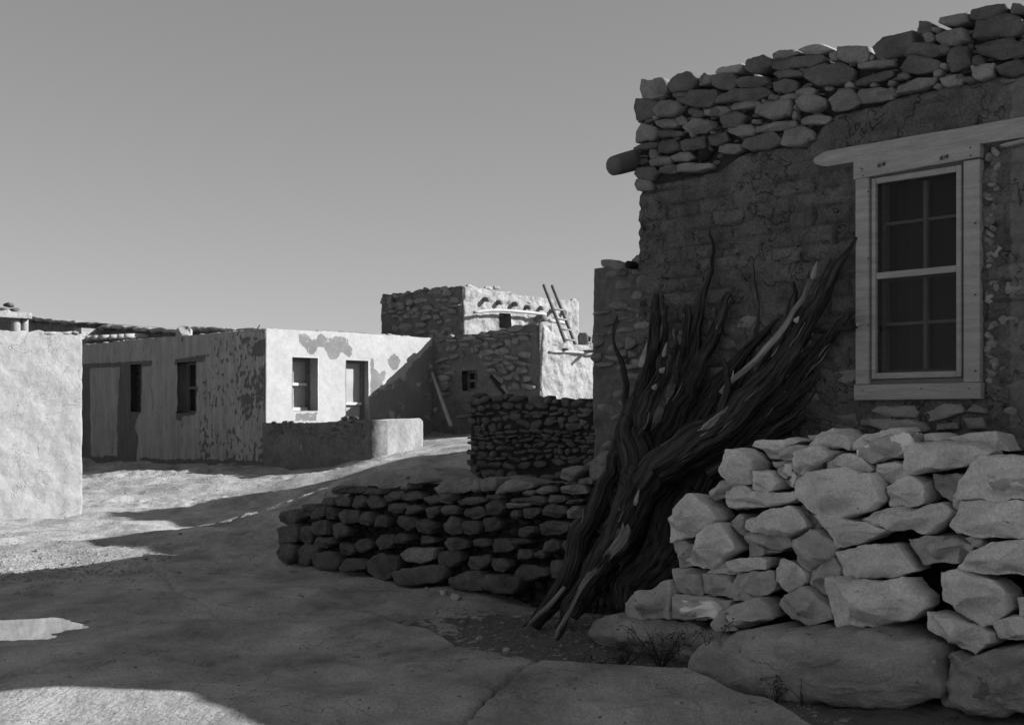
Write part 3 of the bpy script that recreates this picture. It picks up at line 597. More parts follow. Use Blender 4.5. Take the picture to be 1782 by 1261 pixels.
sub('mid_rail', board(PM, a0+.033, a1-.037, zm-.022, zm+.022, -.03, .022), M['timber_h'])
sub('screen', board(PM, a0+.02, a1-.02, b0+.02, b1-.02, -.006, -.003, rnd=.0005), M['screen'])
um = (a0+a1)/2+.025
for z_0, z_1 in ((b0+.05, zm-.03), (zm+.03, b1-.05)):
    sub('muntin', board(PM, um-.014, um+.014, z_0, z_1, -.09, -.06, rnd=.003), M['frame_pale']); zc = z_0+(z_1-z_0)*(.52 if z_1 < zm else .56)
    sub('muntin', board(PM, a0+.05, um-.015, zc-.010, zc+.010, -.09, -.062, rnd=.003), M['frame_pale']); sub('muntin', board(PM, um+.015, a1-.05, zc-.010, zc+.010, -.09, -.062, rnd=.003), M['frame_pale'])
sub('sash', board(PM, a0+.03, a0+.06, b0+.03, b1-.03, -.11, -.055), M['timber']); sub('sash', board(PM, a1-.06, a1-.03, b0+.03, b1-.03, -.11, -.055), M['timber'])
sub('sash', board(PM, a0+.061, a1-.061, zm-.03, zm+.02, -.13, -.095), M['timber_h']); sub('sash', board(PM, a0+.061, a1-.061, b0+.02, b0+.06, -.11, -.055), M['timber_h'])
sub('glass', board(PM, a0+.03, a1-.03, b0+.03, b1-.03, -.118, -.114, rnd=.0005), M['glass'])
def cloth(u0, u1, z0, z1, o, seed, tw=0):
    US = np.linspace(0, 1, 40); ZS = np.linspace(0, 1, 30); V = []
    for zz in ZS:
        for uu in US: V.append(PM.at(u0+(u1-u0)*uu+tw*(1-zz)*(uu-.5)*.0, z0+(z1-z0)*zz, o+.012*sin(uu*22+seed)+.01*perlin([[uu*4, zz*2, seed]])[0]))
    for zz in ZS:
        for uu in US: V.append(PM.at(u0+(u1-u0)*uu, z0+(z1-z0)*zz, o-.004+.012*sin(uu*22+seed)+.01*perlin([[uu*4, zz*2, seed]])[0]))
    f = [(j*40+i, j*40+i+1, (j+1)*40+i+1, (j+1)*40+i) for j in range(29) for i in range(39)]; f += [tuple(1200+q for q in r[::-1]) for r in f]
    return V, f
wu = a1-a0
part('curtain', cloth(a0+.16*wu+.06, a0+.74*wu, b0, b1, -.19, 1), M['curtain'], wi); part('curtain', cloth(a0+.80*wu, a1, b0, b1, -.19, 2), M['curtain'], wi)
sub('dark_room', PM.box(U0-.1, U1+.1, Z0-.1, Z1+.1, -.70, -.68), M['dark'])
hk = MB()
for px_ in (1541, 1650):
    u_, z_ = PM.uv(px_, 289 if px_ < 1600 else 276)
    for o_ in ((-.028, -.003), (.012, .003)): q = PM.box(u_+o_[0], u_+o_[0]+.016, z_-.010+o_[1], z_+.012+o_[1], .0505, .056); hk.add(q.v, q.f)
    hk.add(*tube([(*PM.at(u_-.006, z_+.014, .06), .003), (*PM.at(u_-.006, z_-.012, .07), .003), (*PM.at(u_+.008, z_-.012, .07), .003), (*PM.at(u_+.008, z_+.008, .06), .003)], n=6, step=.005))
for u_, z_ in [(U0+.07, Z0+.06), (U1-.07, Z0+.06), (U0+.5, Z0+.065), (U0+.06, Z1-.04), (U1-.06, Z1-.02), (U1-.06, Z1-.07), (U0+.07, Z1-.09), (U0+.11, Z0+.5), (U0+.11, Z0+.95), (U1-.03, Z0+.65), (U1-.03, Z0+1.1), (U1-.03, Z0+.17), (U0+.11, Z1-.2)]:
    hk.add(*tube([(*PM.at(u_, z_, .045), .0055), (*PM.at(u_, z_, .0565), .005)], n=8, step=.01))
part('nails_and_hooks', hk, M['metal'], wi)
# ------------------------------------------------------------------ hidden houses behind it (they throw the two pointed shadows)
def block(name, label, x, y, H, lu, lf, m, base_label='house'):
    """mass whose left corner is (x,y); runs lu along PM.d (towards the camera side) and lf along fd"""
    o = np.array([x, y]); d = PM.d; t_ = thing(name, label, base_label, (x, y, 0)); A = PlaneO(o, d, PM.n); B = PlaneO(o+fd*.35, fd, -PM.d); Cc = PlaneO(o+fd*lf, d, -PM.n); D = PlaneO(o+d*lu+fd*.35, fd, PM.d)
    g = merge(panel(A, 0, lu, -.3, lambda u: H, .2, .03, .35), panel(B, 0, lf-.7, -.3, lambda u: H, .2, .03, .35), panel(Cc, 0, lu, -.3, lambda u: H, .3, .03, .35), panel(D, 0, lf-.7, -.3, lambda u: H, .3, .03, .35))
    part('wall', g[:2], M['farmud_shaded'], t_, attr=g[2]); mb = MB(); cs = [o+d*.3+fd*.3, o+d*(lu-.3)+fd*.3, o+d*(lu-.3)+fd*(lf-.3), o+d*.3+fd*(lf-.3)]
    mb.add([(*c_, z) for z in (H-.45, H-.25) for c_ in cs], [(0, 3, 2, 1), (4, 5, 6, 7), (0, 1, 5, 4), (1, 2, 6, 5), (2, 3, 7, 6), (3, 0, 4, 7)]); part('roof', mb, M['soil'], t_, smooth=False)
    return t_
HB = (4.2, -5.49, 15.42); HA = (4.9, -6.4, 19.6); ca, sa = cos(SUN_AZ), sin(SUN_AZ); kk = 1/math.tan(SUN_EL)
block('adobe_house', 'plain adobe house hidden behind the big stone house', HB[1]+kk*HB[0]*ca, HB[2]+kk*HB[0]*sa, HB[0], 3.6, 3.2, M['farmud_shaded'])
block('adobe_house', 'tall adobe house hidden behind the annex', HA[1]+kk*HA[0]*ca, HA[2]+kk*HA[0]*sa, HA[0], 2.8, 4.6, M['farmud_shaded'])
# ------------------------------------------------------------------ annex
ua0 = 0; ua1 = 1.55; at_ = [PA.uv(1033, 464), PA.uv(1060, 458), PA.uv(1112, 456)]
atop = lambda u: np.interp(u, [q[0] for q in at_], [q[1] for q in at_])-.03
ann = thing('stone_annex', 'narrow rubble stone annex behind the corner of the big stone house', 'building', tuple(PA.at(.7, EYE-.9)))
AE = Plane(1033, 12.21, 3140); AE.n = -AE.n
g = merge(panel(PA, 0, ua1, EYE-1.3, atop, .03, .02, .35, jag=.03), panel(AE, .36, 1.6, EYE-1.3, lambda u: atop(0), .1, .03, .35, jag=.03))
part('wall', g[:2], M['farmud_shaded'], ann, attr=g[2])
zsw = PA.uv(1080, 590)[1]
r = rubble(PA, .03, ua1, EYE-.35, lambda u: atop(u)+.05, (.05, .12), (.10, .34), 5, mask=lambda u, z, r_: r_.random() < (.97 if z > zsw else .85), bulge=.04, thick=.08, n=18, off=.0)
part('stonework', r, M['wallstone'], ann)
q = PA.uv(1105, 462); part('drain_pipe', tube([(*PA.at(q[0], q[1], -.2), .038), (*PA.at(q[0], q[1], .10), .038)], n=16, step=.05), M['dark'], ann)
# ------------------------------------------------------------------ low rubble yard wall
yt = [PS.uv(*a_) for a_ in [(817, 694), (830, 690), (900, 691), (960, 690), (1035, 685), (1100, 684)]]
ytop = lambda u: np.interp(u, [q[0] for q in yt], [q[1] for q in yt])
yard = thing('yard_wall', 'chest high rubble stone wall joining the annex, behind the curved retaining wall', 'wall', tuple(PS.at(1.0, EYE-.7)))
ul = PS.uv(1045, 700)[0]
g = panel(PS, .02, ul, EYE-1.4, lambda u: ytop(u)-.05, .04, .02, .40, jag=.02)
part('wall_core', g[:2], M['core'], yard)
r = rubble(PS, 0, ul, EYE-.78, lambda u: ytop(u)+.0, (.045, .10), (.07, .22), 11, bulge=.03, thick=.10, n=16, off=.01, gap=.008)
part('stonework', r, M['lowstone'], yard)
YE = PlaneO(PS.at(0, 0)[:2]-PS.n*.0, -PS.n, -PS.d)
r = rubble(YE, .02, .42, EYE-.78, lambda u: ytop(0)+.03, (.05, .10), (.10, .24), 12, bulge=.03, thick=.10, n=16, off=.0, gap=.012)
part('end_stones', r, M['lowstone'], yard)
# ------------------------------------------------------------------ curved retaining wall: traced stones (crop 470..1060 x 660..1080, scale 3.0017)
RW = [(370,575,80,40),(445,580,85,28),(530,590,95,35),(715,555,55,50),(780,532,80,25),(950,560,170,75),(1060,560,60,70),(1130,545,85,75),(1270,560,200,65),(1350,592,50,25),(1430,578,90,40),(1585,488,130,64),(1710,490,90,90),(1580,572,120,50),(1650,530,70,34),
(640,610,90,52),(745,607,105,50),(465,640,80,66),(545,640,65,66),(850,625,80,50),(930,620,80,50),(1050,632,140,42),(1170,613,70,25),(1300,628,85,22),(1395,628,95,46),(1500,622,85,38),(1285,655,120,26),(1600,636,90,20),(1690,645,70,38),(300,640,70,52),(370,640,80,52),
(205,680,62,56),(260,695,66,62),(320,700,52,66),(415,718,110,76),(510,725,70,66),(660,668,105,56),(762,677,78,50),(858,692,76,56),(950,680,80,46),(1060,697,105,56),(1175,665,85,76),(1285,703,62,50),(1372,695,80,52),(1485,685,110,66),(1595,690,95,66),(1665,690,50,42),
(95,718,92,82),(90,805,95,92),(95,908,95,98),(180,810,72,82),(270,775,85,74),(365,790,86,72),(580,742,62,56),(715,750,112,80),(825,762,112,80),(960,762,92,96),(1052,772,92,66),(1150,758,80,70),(1350,790,80,60),(1495,775,135,76),(1610,780,82,100),
(275,852,112,56),(395,885,62,70),(605,850,86,76),(480,870,90,60),(700,830,80,50),(820,838,72,46),(980,855,122,62),(1205,870,112,68),(1310,845,90,32),(1485,865,82,76),(1565,865,62,52),(1325,910,82,50),(1400,915,46,42),(1100,850,80,50),
(195,915,106,112),(305,945,125,100),(450,970,132,66),(600,978,142,132),(780,915,172,76),(930,940,106,86),(1080,955,112,72),(1200,965,96,68),(1375,1005,152,86),(1520,985,106,96),(800,1018,262,90),(1045,1050,166,102),(1225,1068,192,102),(1600,960,80,80)]
ret = thing('retaining_wall', 'low retaining wall of rounded field stones curving down to the ground at its left end', 'wall', tuple(PR.at(1.9, EYE-1.5)))
rt = [PR.uv(*a_) for a_ in [(480, 900), (515, 895), (545, 880), (600, 852), (640, 848), (700, 840), (800, 840), (900, 842), (1000, 836), (1060, 820), (1120, 812), (1250, 800)]]
rtop = lambda u: np.interp(u, [q[0] for q in rt], [q[1] for q in rt])
urE = PR.uv(1180, 900)[0]
g = panel(PR, .05, urE, EYE-1.9, lambda u: rtop(u)-.02, .05, .02, .45, off=-.13, jag=.02, relief=lambda u, z: .03*fbm(np.stack([u, z, u*0], 1)*6, 3))
part('earth_core', g[:2], M['core'], ret)
fl = rubble(PR, .1, urE, EYE-1.6, lambda u: rtop(u)-.05, (.05, .09), (.06, .16), 77, bulge=.04, thick=.08, n=12, off=-.11); part('chinking_stones', fl, M['mortar'], ret)
for i, (cx, cy, sw, sh) in enumerate(RW):
    poly = topx(PR, blob_poly(cx, cy, sw*1.10, sh*1.12, (3 if i != 11 else 22), 1500+i, k=8 if i in (47, 48, 49) else None), 470, 660, 3.0017)
    capt = i < 15; col = M['lowstone_pale'] if (capt and cx > 600) or i in (26, 80, 45) else M['lowstone']
    block_ = i in (47, 48, 49)
    G_ = stone_geo(PR, poly, .0+rs1.uniform(-.02, .03)+(.05 if cy > 1000 else 0), .05, .22 if not block_ else .3, 1600+i, n=44, facets=6, rings=(.3, .5, .7, .84, .95), wave=.014, rim=10, sm=0, steep=1.2)
    part('stone', G_, col, ret)
# ------------------------------------------------------------------ rock hump behind the retaining wall
def boulder(name, label, poly_px, P, off, bulge, thick, m, seed, cat='boulder', top_only=False):
    poly = [P.uv(*a_) for a_ in poly_px]; G_ = stone_geo(P, poly, off, bulge, thick, seed, n=90, facets=6, rings=(.12, .25, .38, .5, .6, .7, .78, .85, .91, .96, .99), wave=.03)
    c_ = np.mean(poly, 0); b_ = P.at(c_[0], min(q[1] for q in poly)); return solo(name, G_, m, tuple(b_), label, cat)
boulder('boulder', 'smooth bedrock hump behind the top of the curved retaining wall', [(560, 862), (600, 838), (640, 824), (690, 818), (725, 812), (765, 822), (790, 850), (760, 880), (600, 880)], Plane(600, 12.9, -1150), .0, .2, .7, M['boulder'], 77)
boulder('boulder', 'small dark boulder under the stone yard wall beside the annex', [(1015, 815), (1040, 790), (1070, 785), (1100, 800), (1105, 840), (1060, 850), (1010, 840)], Plane(1050, 11.2, -1150), .0, .12, .4, M['wallstone'], 78)
# ------------------------------------------------------------------ dry stone pile: traced stones (crop 1000..1782 x 680..1261, scale 2.170)
PILE = [
 ('P',[(540,225),(575,215),(600,228),(628,262),(628,310),(637,340),(625,357),(560,358),(515,330),(508,310),(522,275)],.10),
 ('P',[(570,190),(700,182),(740,196),(700,210),(690,235),(665,262),(630,262),(600,228),(560,215)],-.08),
 ('P',[(860,133),(920,170),(945,205),(930,232),(880,222),(830,222),(775,212),(820,160)],-.06),
 ('D',[(722,172),(760,168),(800,180),(780,210),(740,205)],-.2),
 ('D',[(695,225),(760,207),(795,215),(780,240),(755,268),(700,262),(690,245)],0),
 ('P',[(640,300),(660,298),(710,302),(730,345),(722,375),(670,387),(645,375)],.10),
 ('S',[(685,270),(725,266),(770,290),(782,310),(772,368),(735,352),(722,310),(690,290)],.03),
 ('P',[(785,225),(850,210),(905,230),(900,245),(870,270),(820,328),(770,310),(770,260)],.06),
 ('D',[(770,310),(812,320),(808,368),(770,378)],-.05),
 ('P',[(880,268),(940,237),(1010,248),(1055,300),(1040,312),(960,305),(880,310)],0),
 ('P',[(808,370),(822,335),(860,305),(940,287),(1010,290),(1060,318),(1085,306),(1110,330),(1140,420),(1090,455),(1010,480),(975,489),(880,463),(820,410)],.13),
 ('P',[(940,200),(1000,160),(1130,140),(1158,155),(1085,192),(1005,218),(945,224)],-.05),
 ('S',[(1000,225),(1060,198),(1190,153),(1215,205),(1150,252),(1050,272),(1005,250)],.04),
 ('P',[(1062,275),(1140,270),(1195,290),(1198,325),(1125,350),(1070,310)],0),
 ('P',[(1197,205),(1240,185),(1280,195),(1420,190),(1530,232),(1500,258),(1440,290),(1330,302),(1240,322),(1205,302),(1195,245)],.10),
 ('P',[(1280,190),(1360,158),(1480,158),(1492,190),(1525,240),(1420,215)],-.10),
 ('P',[(1217,165),(1250,158),(1285,188),(1225,198)],-.05),
 ('P',[(1128,365),(1170,335),(1230,322),(1275,345),(1285,380),(1272,430),(1210,445),(1150,437),(1138,395)],.05),
 ('D',[(1278,320),(1370,315),(1435,330),(1422,358),(1368,422),(1320,402),(1288,365)],-.02),
 ('P',[(1045,482),(1100,448),(1160,438),(1250,448),(1310,425),(1350,422),(1394,465),(1300,552),(1240,525),(1160,532)],.04),
 ('P',[(886,472),(1010,487),(1090,498),(1158,530),(1075,572),(980,599),(930,532)],.08),
 ('P',[(1368,410),(1395,402),(1418,425),(1402,467),(1373,447)],.0),
 ('P',[(1393,397),(1460,290),(1510,238),(1620,236),(1800,255),(1800,402),(1600,412),(1520,420),(1420,417)],.12),
 ('P',[(1385,520),(1425,422),(1560,418),(1800,414),(1800,545),(1560,557),(1410,547)],.07),
 ('P',[(1440,677),(1500,600),(1560,573),(1800,548),(1800,705),(1560,692)],.09),
 ('D',[(1218,560),(1330,546),(1430,563),(1472,595),(1445,627),(1425,657),(1290,660),(1240,612)],.0),
 ('D',[(1428,560),(1490,548),(1517,580),(1500,600),(1445,588)],.0),
 ('P',[(977,600),(1060,583),(1200,580),(1250,640),(1284,682),(1220,707),(1110,707),(1020,702),(985,640)],.06),
 ('D',[(795,570),(880,526),(910,533),(978,595),(972,632),(900,672),(865,687),(830,652),(828,615)],.05),
 ('P',[(618,490),(690,453),(790,433),(815,450),(850,517),(790,557),(700,542),(620,527)],.06),
 ('D',[(795,438),(870,490),(890,520),(840,530)],-.05),
 ('D',[(608,538),(640,533),(760,543),(795,592),(700,622),(612,630)],-.02),
 ('P',[(525,380),(570,356),(610,360),(660,383),(790,383),(808,402),(780,427),(700,440),(540,449),(528,420)],.05),
 ('D',[(428,385),(480,338),(540,340),(548,362),(520,398),(455,420)],-.05),
 ('P',[(343,450),(390,395),(425,390),(450,420),(490,443),(518,487),(480,517),(430,547),(375,572),(336,574),(335,490)],.06),
 ('P',[(415,652),(450,590),(510,498),(545,490),(562,510),(582,550),(600,597),(515,670)],.10),
 ('D',[(548,495),(580,463),(609,495),(600,562),(575,525)],-.0),
 ('D',[(335,573),(430,580),(440,610),(425,650),(445,668),(370,670),(343,620)],-.02),
 ('P',[(483,682),(560,648),(640,628),(712,632),(707,672),(600,687),(500,704)],.02),
 ('D',[(363,673),(465,680),(478,690),(478,767),(385,762),(368,700)],.02),
 ('D',[(470,690),(570,698),(594,735),(592,782),(480,767)],.02),
 ('D',[(588,730),(610,693),(660,683),(742,680),(757,720),(747,757),(650,792),(600,797)],.03),
 ('P',[(748,682),(770,643),(800,643),(830,658),(874,690),(872,727),(820,770),(790,735),(757,722)],.05),
 ('D',[(876,690),(900,658),(965,628),(992,660),(992,692),(962,732),(962,772),(940,772),(878,727)],.03),
 ('P',[(970,693),(1060,698),(1190,715),(1215,703),(1280,696),(1312,755),(1358,775),(1363,812),(1300,862),(1200,882),(1030,909),(1000,820)],.13),
 ('D',[(773,800),(820,763),(870,738),(900,743),(950,783),(992,820),(997,862),(900,874),(830,857)],.07),
 ('D',[(552,882),(580,838),(650,798),(725,773),(772,810),(777,847),(700,882),(570,905)],.10),
 ('D',[(378,768),(480,770),(600,788),(592,852),(540,866),(368,864)],.02),
 ('S',[(398,790),(550,788),(572,820),(572,855),(440,847),(403,815)],.09),
 ('D',[(207,800),(240,753),(300,743),(365,708),(382,760),(377,862),(215,857),(205,830)],.04),
 ('P',[(1392,680),(1450,668),(1590,718),(1642,760),(1652,830),(1590,882),(1545,890),(1480,842),(1388,782)],.08),
 ('P',[(1363,823),(1470,848),(1602,905),(1612,942),(1555,987),(1480,952),(1373,897)],.12),
 ('P',[(1588,870),(1640,850),(1800,862),(1800,952),(1620,937)],.06),
 ('P',[(1663,780),(1800,765),(1800,852),(1663,852)],.04)]
pile = thing('dry_stone_wall', 'loosely stacked dry wall of pale angular sandstone blocks under the window', 'wall', tuple(PP.at(1.2, EYE-1.25)))
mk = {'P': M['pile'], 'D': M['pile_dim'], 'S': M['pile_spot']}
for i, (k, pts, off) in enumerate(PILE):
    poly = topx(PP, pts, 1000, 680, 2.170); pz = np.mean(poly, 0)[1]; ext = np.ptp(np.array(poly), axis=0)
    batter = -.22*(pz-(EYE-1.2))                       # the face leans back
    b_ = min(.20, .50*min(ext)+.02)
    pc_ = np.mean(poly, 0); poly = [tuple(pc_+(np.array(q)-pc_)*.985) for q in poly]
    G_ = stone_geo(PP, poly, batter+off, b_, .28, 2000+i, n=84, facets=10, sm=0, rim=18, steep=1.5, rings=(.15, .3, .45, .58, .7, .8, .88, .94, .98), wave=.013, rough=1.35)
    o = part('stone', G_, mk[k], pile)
    if k == 'S': o['label'] = 'sandstone block streaked with pale lime'
# the pile goes on past the picture edge
zc_ = EYE-1.16; ii = 0; rs3 = random.Random(5)
while zc_ < EYE-.12:
    h_ = rs3.uniform(.16, .24); u_ = PP.uv(1812, 900)[0]+rs3.uniform(0, .05)
    while u_ < PP.uv(1812, 900)[0]+1.3:
        w_ = rs3.uniform(.28, .5); ii += 1
        if ii < 24: part('stone', stone_geo(PP, blob_poly(u_+w_/2, zc_+h_/2, w_*.98, h_*.98, rs3.uniform(-6, 6), 9000+ii), -.22*(zc_-(EYE-1.2))+.06, .08, .3, 9100+ii, n=60, facets=8, sm=0, rim=18, steep=1.3), mk['P' if rs3.random() < .7 else 'D'], pile)
        u_ += w_
    zc_ += h_
# inner fill: smaller dark stones behind the face
cg = MB(); rs2 = random.Random(21); uE = PP.uv(1800, 900)[0]; k = 0
ctp = [PP.uv(*a_) for a_ in [(1150, 860), (1200, 830), (1240, 790), (1300, 780), (1380, 765), (1500, 760), (1650, 770), (1782, 795), (1860, 800)]]
ctop = lambda u: np.interp(u, [q[0] for q in ctp], [q[1] for q in ctp])
for lay_ in range(2):
    z = EYE-1.22
    while z < EYE+.02:
        u = .12
        while u < uE+.5:
            s = rs2.uniform(.14, .3)
            if z+.1 < ctop(u+s/2)-.04:
                k += 1; cg.add(*stone_geo(PP, blob_poly(u+s/2, z+.05, s, .15, rs2.uniform(-20, 20), 4000+k), -.30-.22*lay_-.22*(z-.3), .08, .16, 4100+k, n=22, facets=4, rings=(.4, .7, .9)))
            u += s*.9
        z += .115
part('rubble_fill', cg, M['core'], pile)
q = panel(PP, .25, uE+.5, EYE-1.4, lambda u: ctop(u)-.12, .1, .04, .9, off=-.62); part('earth_core', q[:2], M['core'], pile)
# bedrock boulders the pile stands on
LB = [('long pale bedrock boulder under the dry stone wall, lowest right of centre', [(540,1000),(575,945),(640,915),(800,880),(1000,878),(1200,885),(1420,930),(1462,970),(1478,1050),(1478,1130),(1300,1175),(1000,1150),(720,1130),(545,1070)], .26, .22, 1.1, 31),
      ('rounded bedrock boulder behind the dry weed at the foot of the leaning logs', [(62,900),(120,853),(200,843),(260,858),(380,868),(560,898),(600,935),(560,1040),(420,1030),(260,1020),(120,990),(60,940)], .0, .14, .8, 32),
      ('low smooth rock at the bottom right corner of the dry stone wall', [(1478,960),(1560,985),(1650,960),(1810,945),(1830,1210),(1500,1180),(1475,1100)], .18, .14, .9, 33)]
for lab, pts, off, bu, th, sd in LB:
    boulder('boulder', lab, [(1000+x/2.17, 680+y/2.17) for x, y in pts], PP, off, bu, th, M['boulder'], sd)
# ------------------------------------------------------------------ leaning juniper logs (crop 900..1560 x 380..1180, scale 1.576; rows x,y,depth,width)
def L3(rows, sc=1.576, ox=900, oy=380):
    out = []
    for x, y, Z, wd in rows:
        pxx = ox+x/sc
        if pxx > 1100: Z = min(Z, 22620/(pxx+1150)-.04-wd/sc*Z/F/2)
        p_ = px3(ox+x/sc, oy+y/sc, Z); out.append((*p_, wd/sc*Z/F/2))
    return out
def lg(rows, seed, big=True, twist=1.5, **k):
    twist *= .3
    return tube(L3(rows), n=56 if big else 20, step=.014 if big else .025, ridge=.24 if big else .20, twist=twist, seed=seed, lump=.09, wob=.006, kf=3.0, fib=True, **k)
jun = thing('juniper_log', 'big forked juniper trunk with shaggy bark leaning on the adobe wall left of the window', 'log', tuple(px3(972, 1110, 8.45)), 'dead juniper logs leaning on the house')
part('trunk', lg([(108,1152,8.42,14),(125,1105,8.46,24),(165,1030,8.52,34),(212,960,8.6,48),(262,890,8.68,72),(300,820,8.78,84),(330,750,8.88,86),(330,690,8.98,84),(318,620,9.08,86),(318,560,9.16,74),(330,500,9.22,52)], 1, twist=.9), M['bark'], jun)
part('stripped_wood', lg([(106,1152,8.41,9),(128,1105,8.43,12),(165,1030,8.49,13),(205,968,8.55,20),(262,905,8.63,42),(290,860,8.69,40),(310,810,8.76,26),(326,765,8.83,12)], 2, twist=.6), M['strip'], jun)
part('limb', lg([(330,580,9.18,30),(332,500,9.22,42),(352,430,9.35,36),(366,370,9.5,34),(376,300,9.65,28),(380,250,9.72,22),(382,212,9.78,16)], 3, twist=1), M['bark'], jun)
part('limb', lg([(325,745,8.9,60),(375,685,8.85,76),(450,640,8.8,80),(530,592,8.78,78),(600,535,8.75,70),(655,475,8.72,64),(715,405,8.70,56),(770,330,8.66,48),(810,255,8.62,42),(848,190,8.6,32),(890,110,8.56,20),(932,52,8.52,6)], 4, twist=1.6), M['bark'], jun)
part('stripped_wood', lg([(350,690,8.80,10),(400,648,8.75,18),(470,604,8.72,24),(535,560,8.70,22),(590,512,8.70,8)], 5, twist=1.2), M['strip'], jun)
part('limb', lg([(345,720,8.98,50),(420,695,8.98,60),(500,660,8.98,64),(590,610,8.96,62),(650,555,8.92,56),(710,490,8.88,48),(760,440,8.84,40),(820,375,8.78,32),(870,310,8.56,24),(900,275,8.5,17),(915,248,8.46,8)], 6, twist=1.3), M['bark'], jun)
part('limb', lg([(335,690,9.1,50),(375,635,9.2,54),(425,570,9.3,58),(470,490,9.35,52),(495,420,9.35,42),(520,365,9.35,34),(548,300,9.35,26),(568,240,9.35,20),(582,205,9.35,16)], 7, twist=1.4), M['bark'], jun)
part('limb', lg([(325,610,9.1,20),(338,560,9.02,34),(350,515,9.05,36),(372,470,9.1,30),(395,415,9.15,24),(404,375,9.2,18)], 8, twist=1), M['bark'], jun)
part('limb', lg([(555,545,8.74,22),(572,495,8.72,19),(581,450,8.7,15),(576,410,8.68,12),(562,378,8.66,8),(553,362,8.66,4)], 9, big=False), M['bark'], jun)
part('limb', lg([(560,480,8.75,16),(620,420,8.72,17),(690,350,8.68,18),(740,290,8.66,15),(785,220,8.62,12),(806,165,8.6,12)], 10, big=False), M['strip'], jun)
part('stub', lg([(862,322,8.5,10),(885,300,8.46,13),(912,298,8.42,12),(932,292,8.38,13)], 11, big=False), M['bark'], jun)
def cut(x, y, Z, ln, wd, dx, dy, seed):
    """pale freshly cut end"""
    s = 1/1.576; a_ = px3(900+(x-dx*ln/2)*s, 380+(y-dy*ln/2)*s, Z); b_ = px3(900+(x+dx*ln/2)*s, 380+(y+dy*ln/2)*s, Z-.01); r_ = wd*s*Z/F/2
    G_ = tube([(*a_, r_*.5), (*(a_*.8+b_*.2), r_*.85), (*(a_*.45+b_*.55), r_*.75), (*(b_+(b_-a_)*.15), r_*.12)], n=18, step=.006, ridge=.40, seed=seed, lump=.12)
    part('cut_end', G_, M['cut'], jun)
for a_ in [(346,378,9.2,62,17,.25,-.97,1),(405,362,9.08,36,11,.2,-.98,2),(398,416,9.04,16,16,.7,-.7,3),(377,462,9.0,16,16,.5,-.8,4),(815,146,8.57,44,15,.25,-.97,5),(767,278,8.55,18,14,.5,-.8,6),(941,290,8.35,24,13,1,-.1,7),(328,768,8.72,40,13,.25,-.95,8),(592,430,8.62,22,6,.1,-1,10)]: cut(*a_)
# loose strands and splinters of bark running along every limb
def strands(parent, rows, cnt, seed, wmin=1.5, wmax=4.6, lmin=25, lmax=110):
    R_ = random.Random(seed); rows = np.array(rows, float); seg = np.linalg.norm(np.diff(rows[:, :2], axis=0), axis=1); cum = np.concatenate([[0], np.cumsum(seg)])
    def P_(t): t = min(max(t, 0), cum[-1]-1e-3); k = min(np.searchsorted(cum, t, 'right')-1, len(seg)-1); f_ = (t-cum[k])/seg[k]; return rows[k]*(1-f_)+rows[k+1]*f_, (rows[k+1]-rows[k])[:2]/seg[k]
    for i in range(cnt):
        t0 = R_.uniform(0, cum[-1]*.95); l = R_.uniform(lmin, lmax); side = R_.uniform(-.55, .55); flare = R_.uniform(-14, 14)*(1 if R_.random() < .5 else .3); pts = []
        for k in range(4):
            q, d = P_(t0+l*k/3); nn = np.array([-d[1], d[0]]); o = side*q[3]+flare*(k/3)**2+R_.uniform(-2, 2)
            pts.append((q[0]+nn[0]*o, q[1]+nn[1]*o, q[2]-(.5*q[3]/1.576*q[2]/F)*math.sqrt(max(0, 1-(2*side)**2*.8))-.006, R_.uniform(wmin, wmax)*(1, 1, .8, .25)[k]))
        part('bark_strand', tube(L3(pts), n=7, step=.022, ridge=.25, seed=seed+i, lump=.15, wob=.002, kf=1.6, fib=True), M['strip'] if R_.random() < .34 else M['bark'], parent)
MAINB = [(325,745,8.9,60),(375,685,8.85,76),(450,640,8.8,80),(530,592,8.78,78),(600,535,8.75,70),(655,475,8.72,64),(715,405,8.70,56),(770,330,8.66,48),(810,255,8.62,42),(848,190,8.6,32),(890,110,8.56,20)]
LOWB = [(345,720,8.98,50),(420,695,8.98,60),(500,660,8.98,64),(590,610,8.96,62),(650,555,8.92,56),(710,490,8.88,48),(760,440,8.84,40),(820,375,8.7,32),(870,310,8.56,24),(900,275,8.5,17)]
TRNK = [(165,1030,8.52,34),(212,960,8.6,48),(262,890,8.68,72),(300,820,8.78,84),(330,750,8.88,86),(330,690,8.98,84),(318,620,9.08,86),(318,560,9.16,74),(352,430,9.35,36)]
strands(jun, MAINB, 34, 100); strands(jun, LOWB, 26, 200); strands(jun, TRNK, 22, 300); strands(jun, [(375,635,9.2,54),(425,570,9.3,58),(470,490,9.35,52),(495,420,9.35,42),(520,365,9.35,34),(548,300,9.35,26),(582,205,9.35,16)], 14, 400)
def log(label, rows, seed, big=True, m='bark', extra=()):
    t_ = thing('juniper_log', label, 'log', tuple(np.array(L3(rows[:1])[0][:3])), 'dead juniper logs leaning on the house'); part('trunk', lg(rows, seed, big), M[m], t_)
    strands(t_, rows, 6 if big else 2, 500+seed*17)
    for e, (r_, mm) in enumerate(extra): part('branch', lg(r_, seed+31+e, len(r_) > 6), M[mm], t_)
    return t_
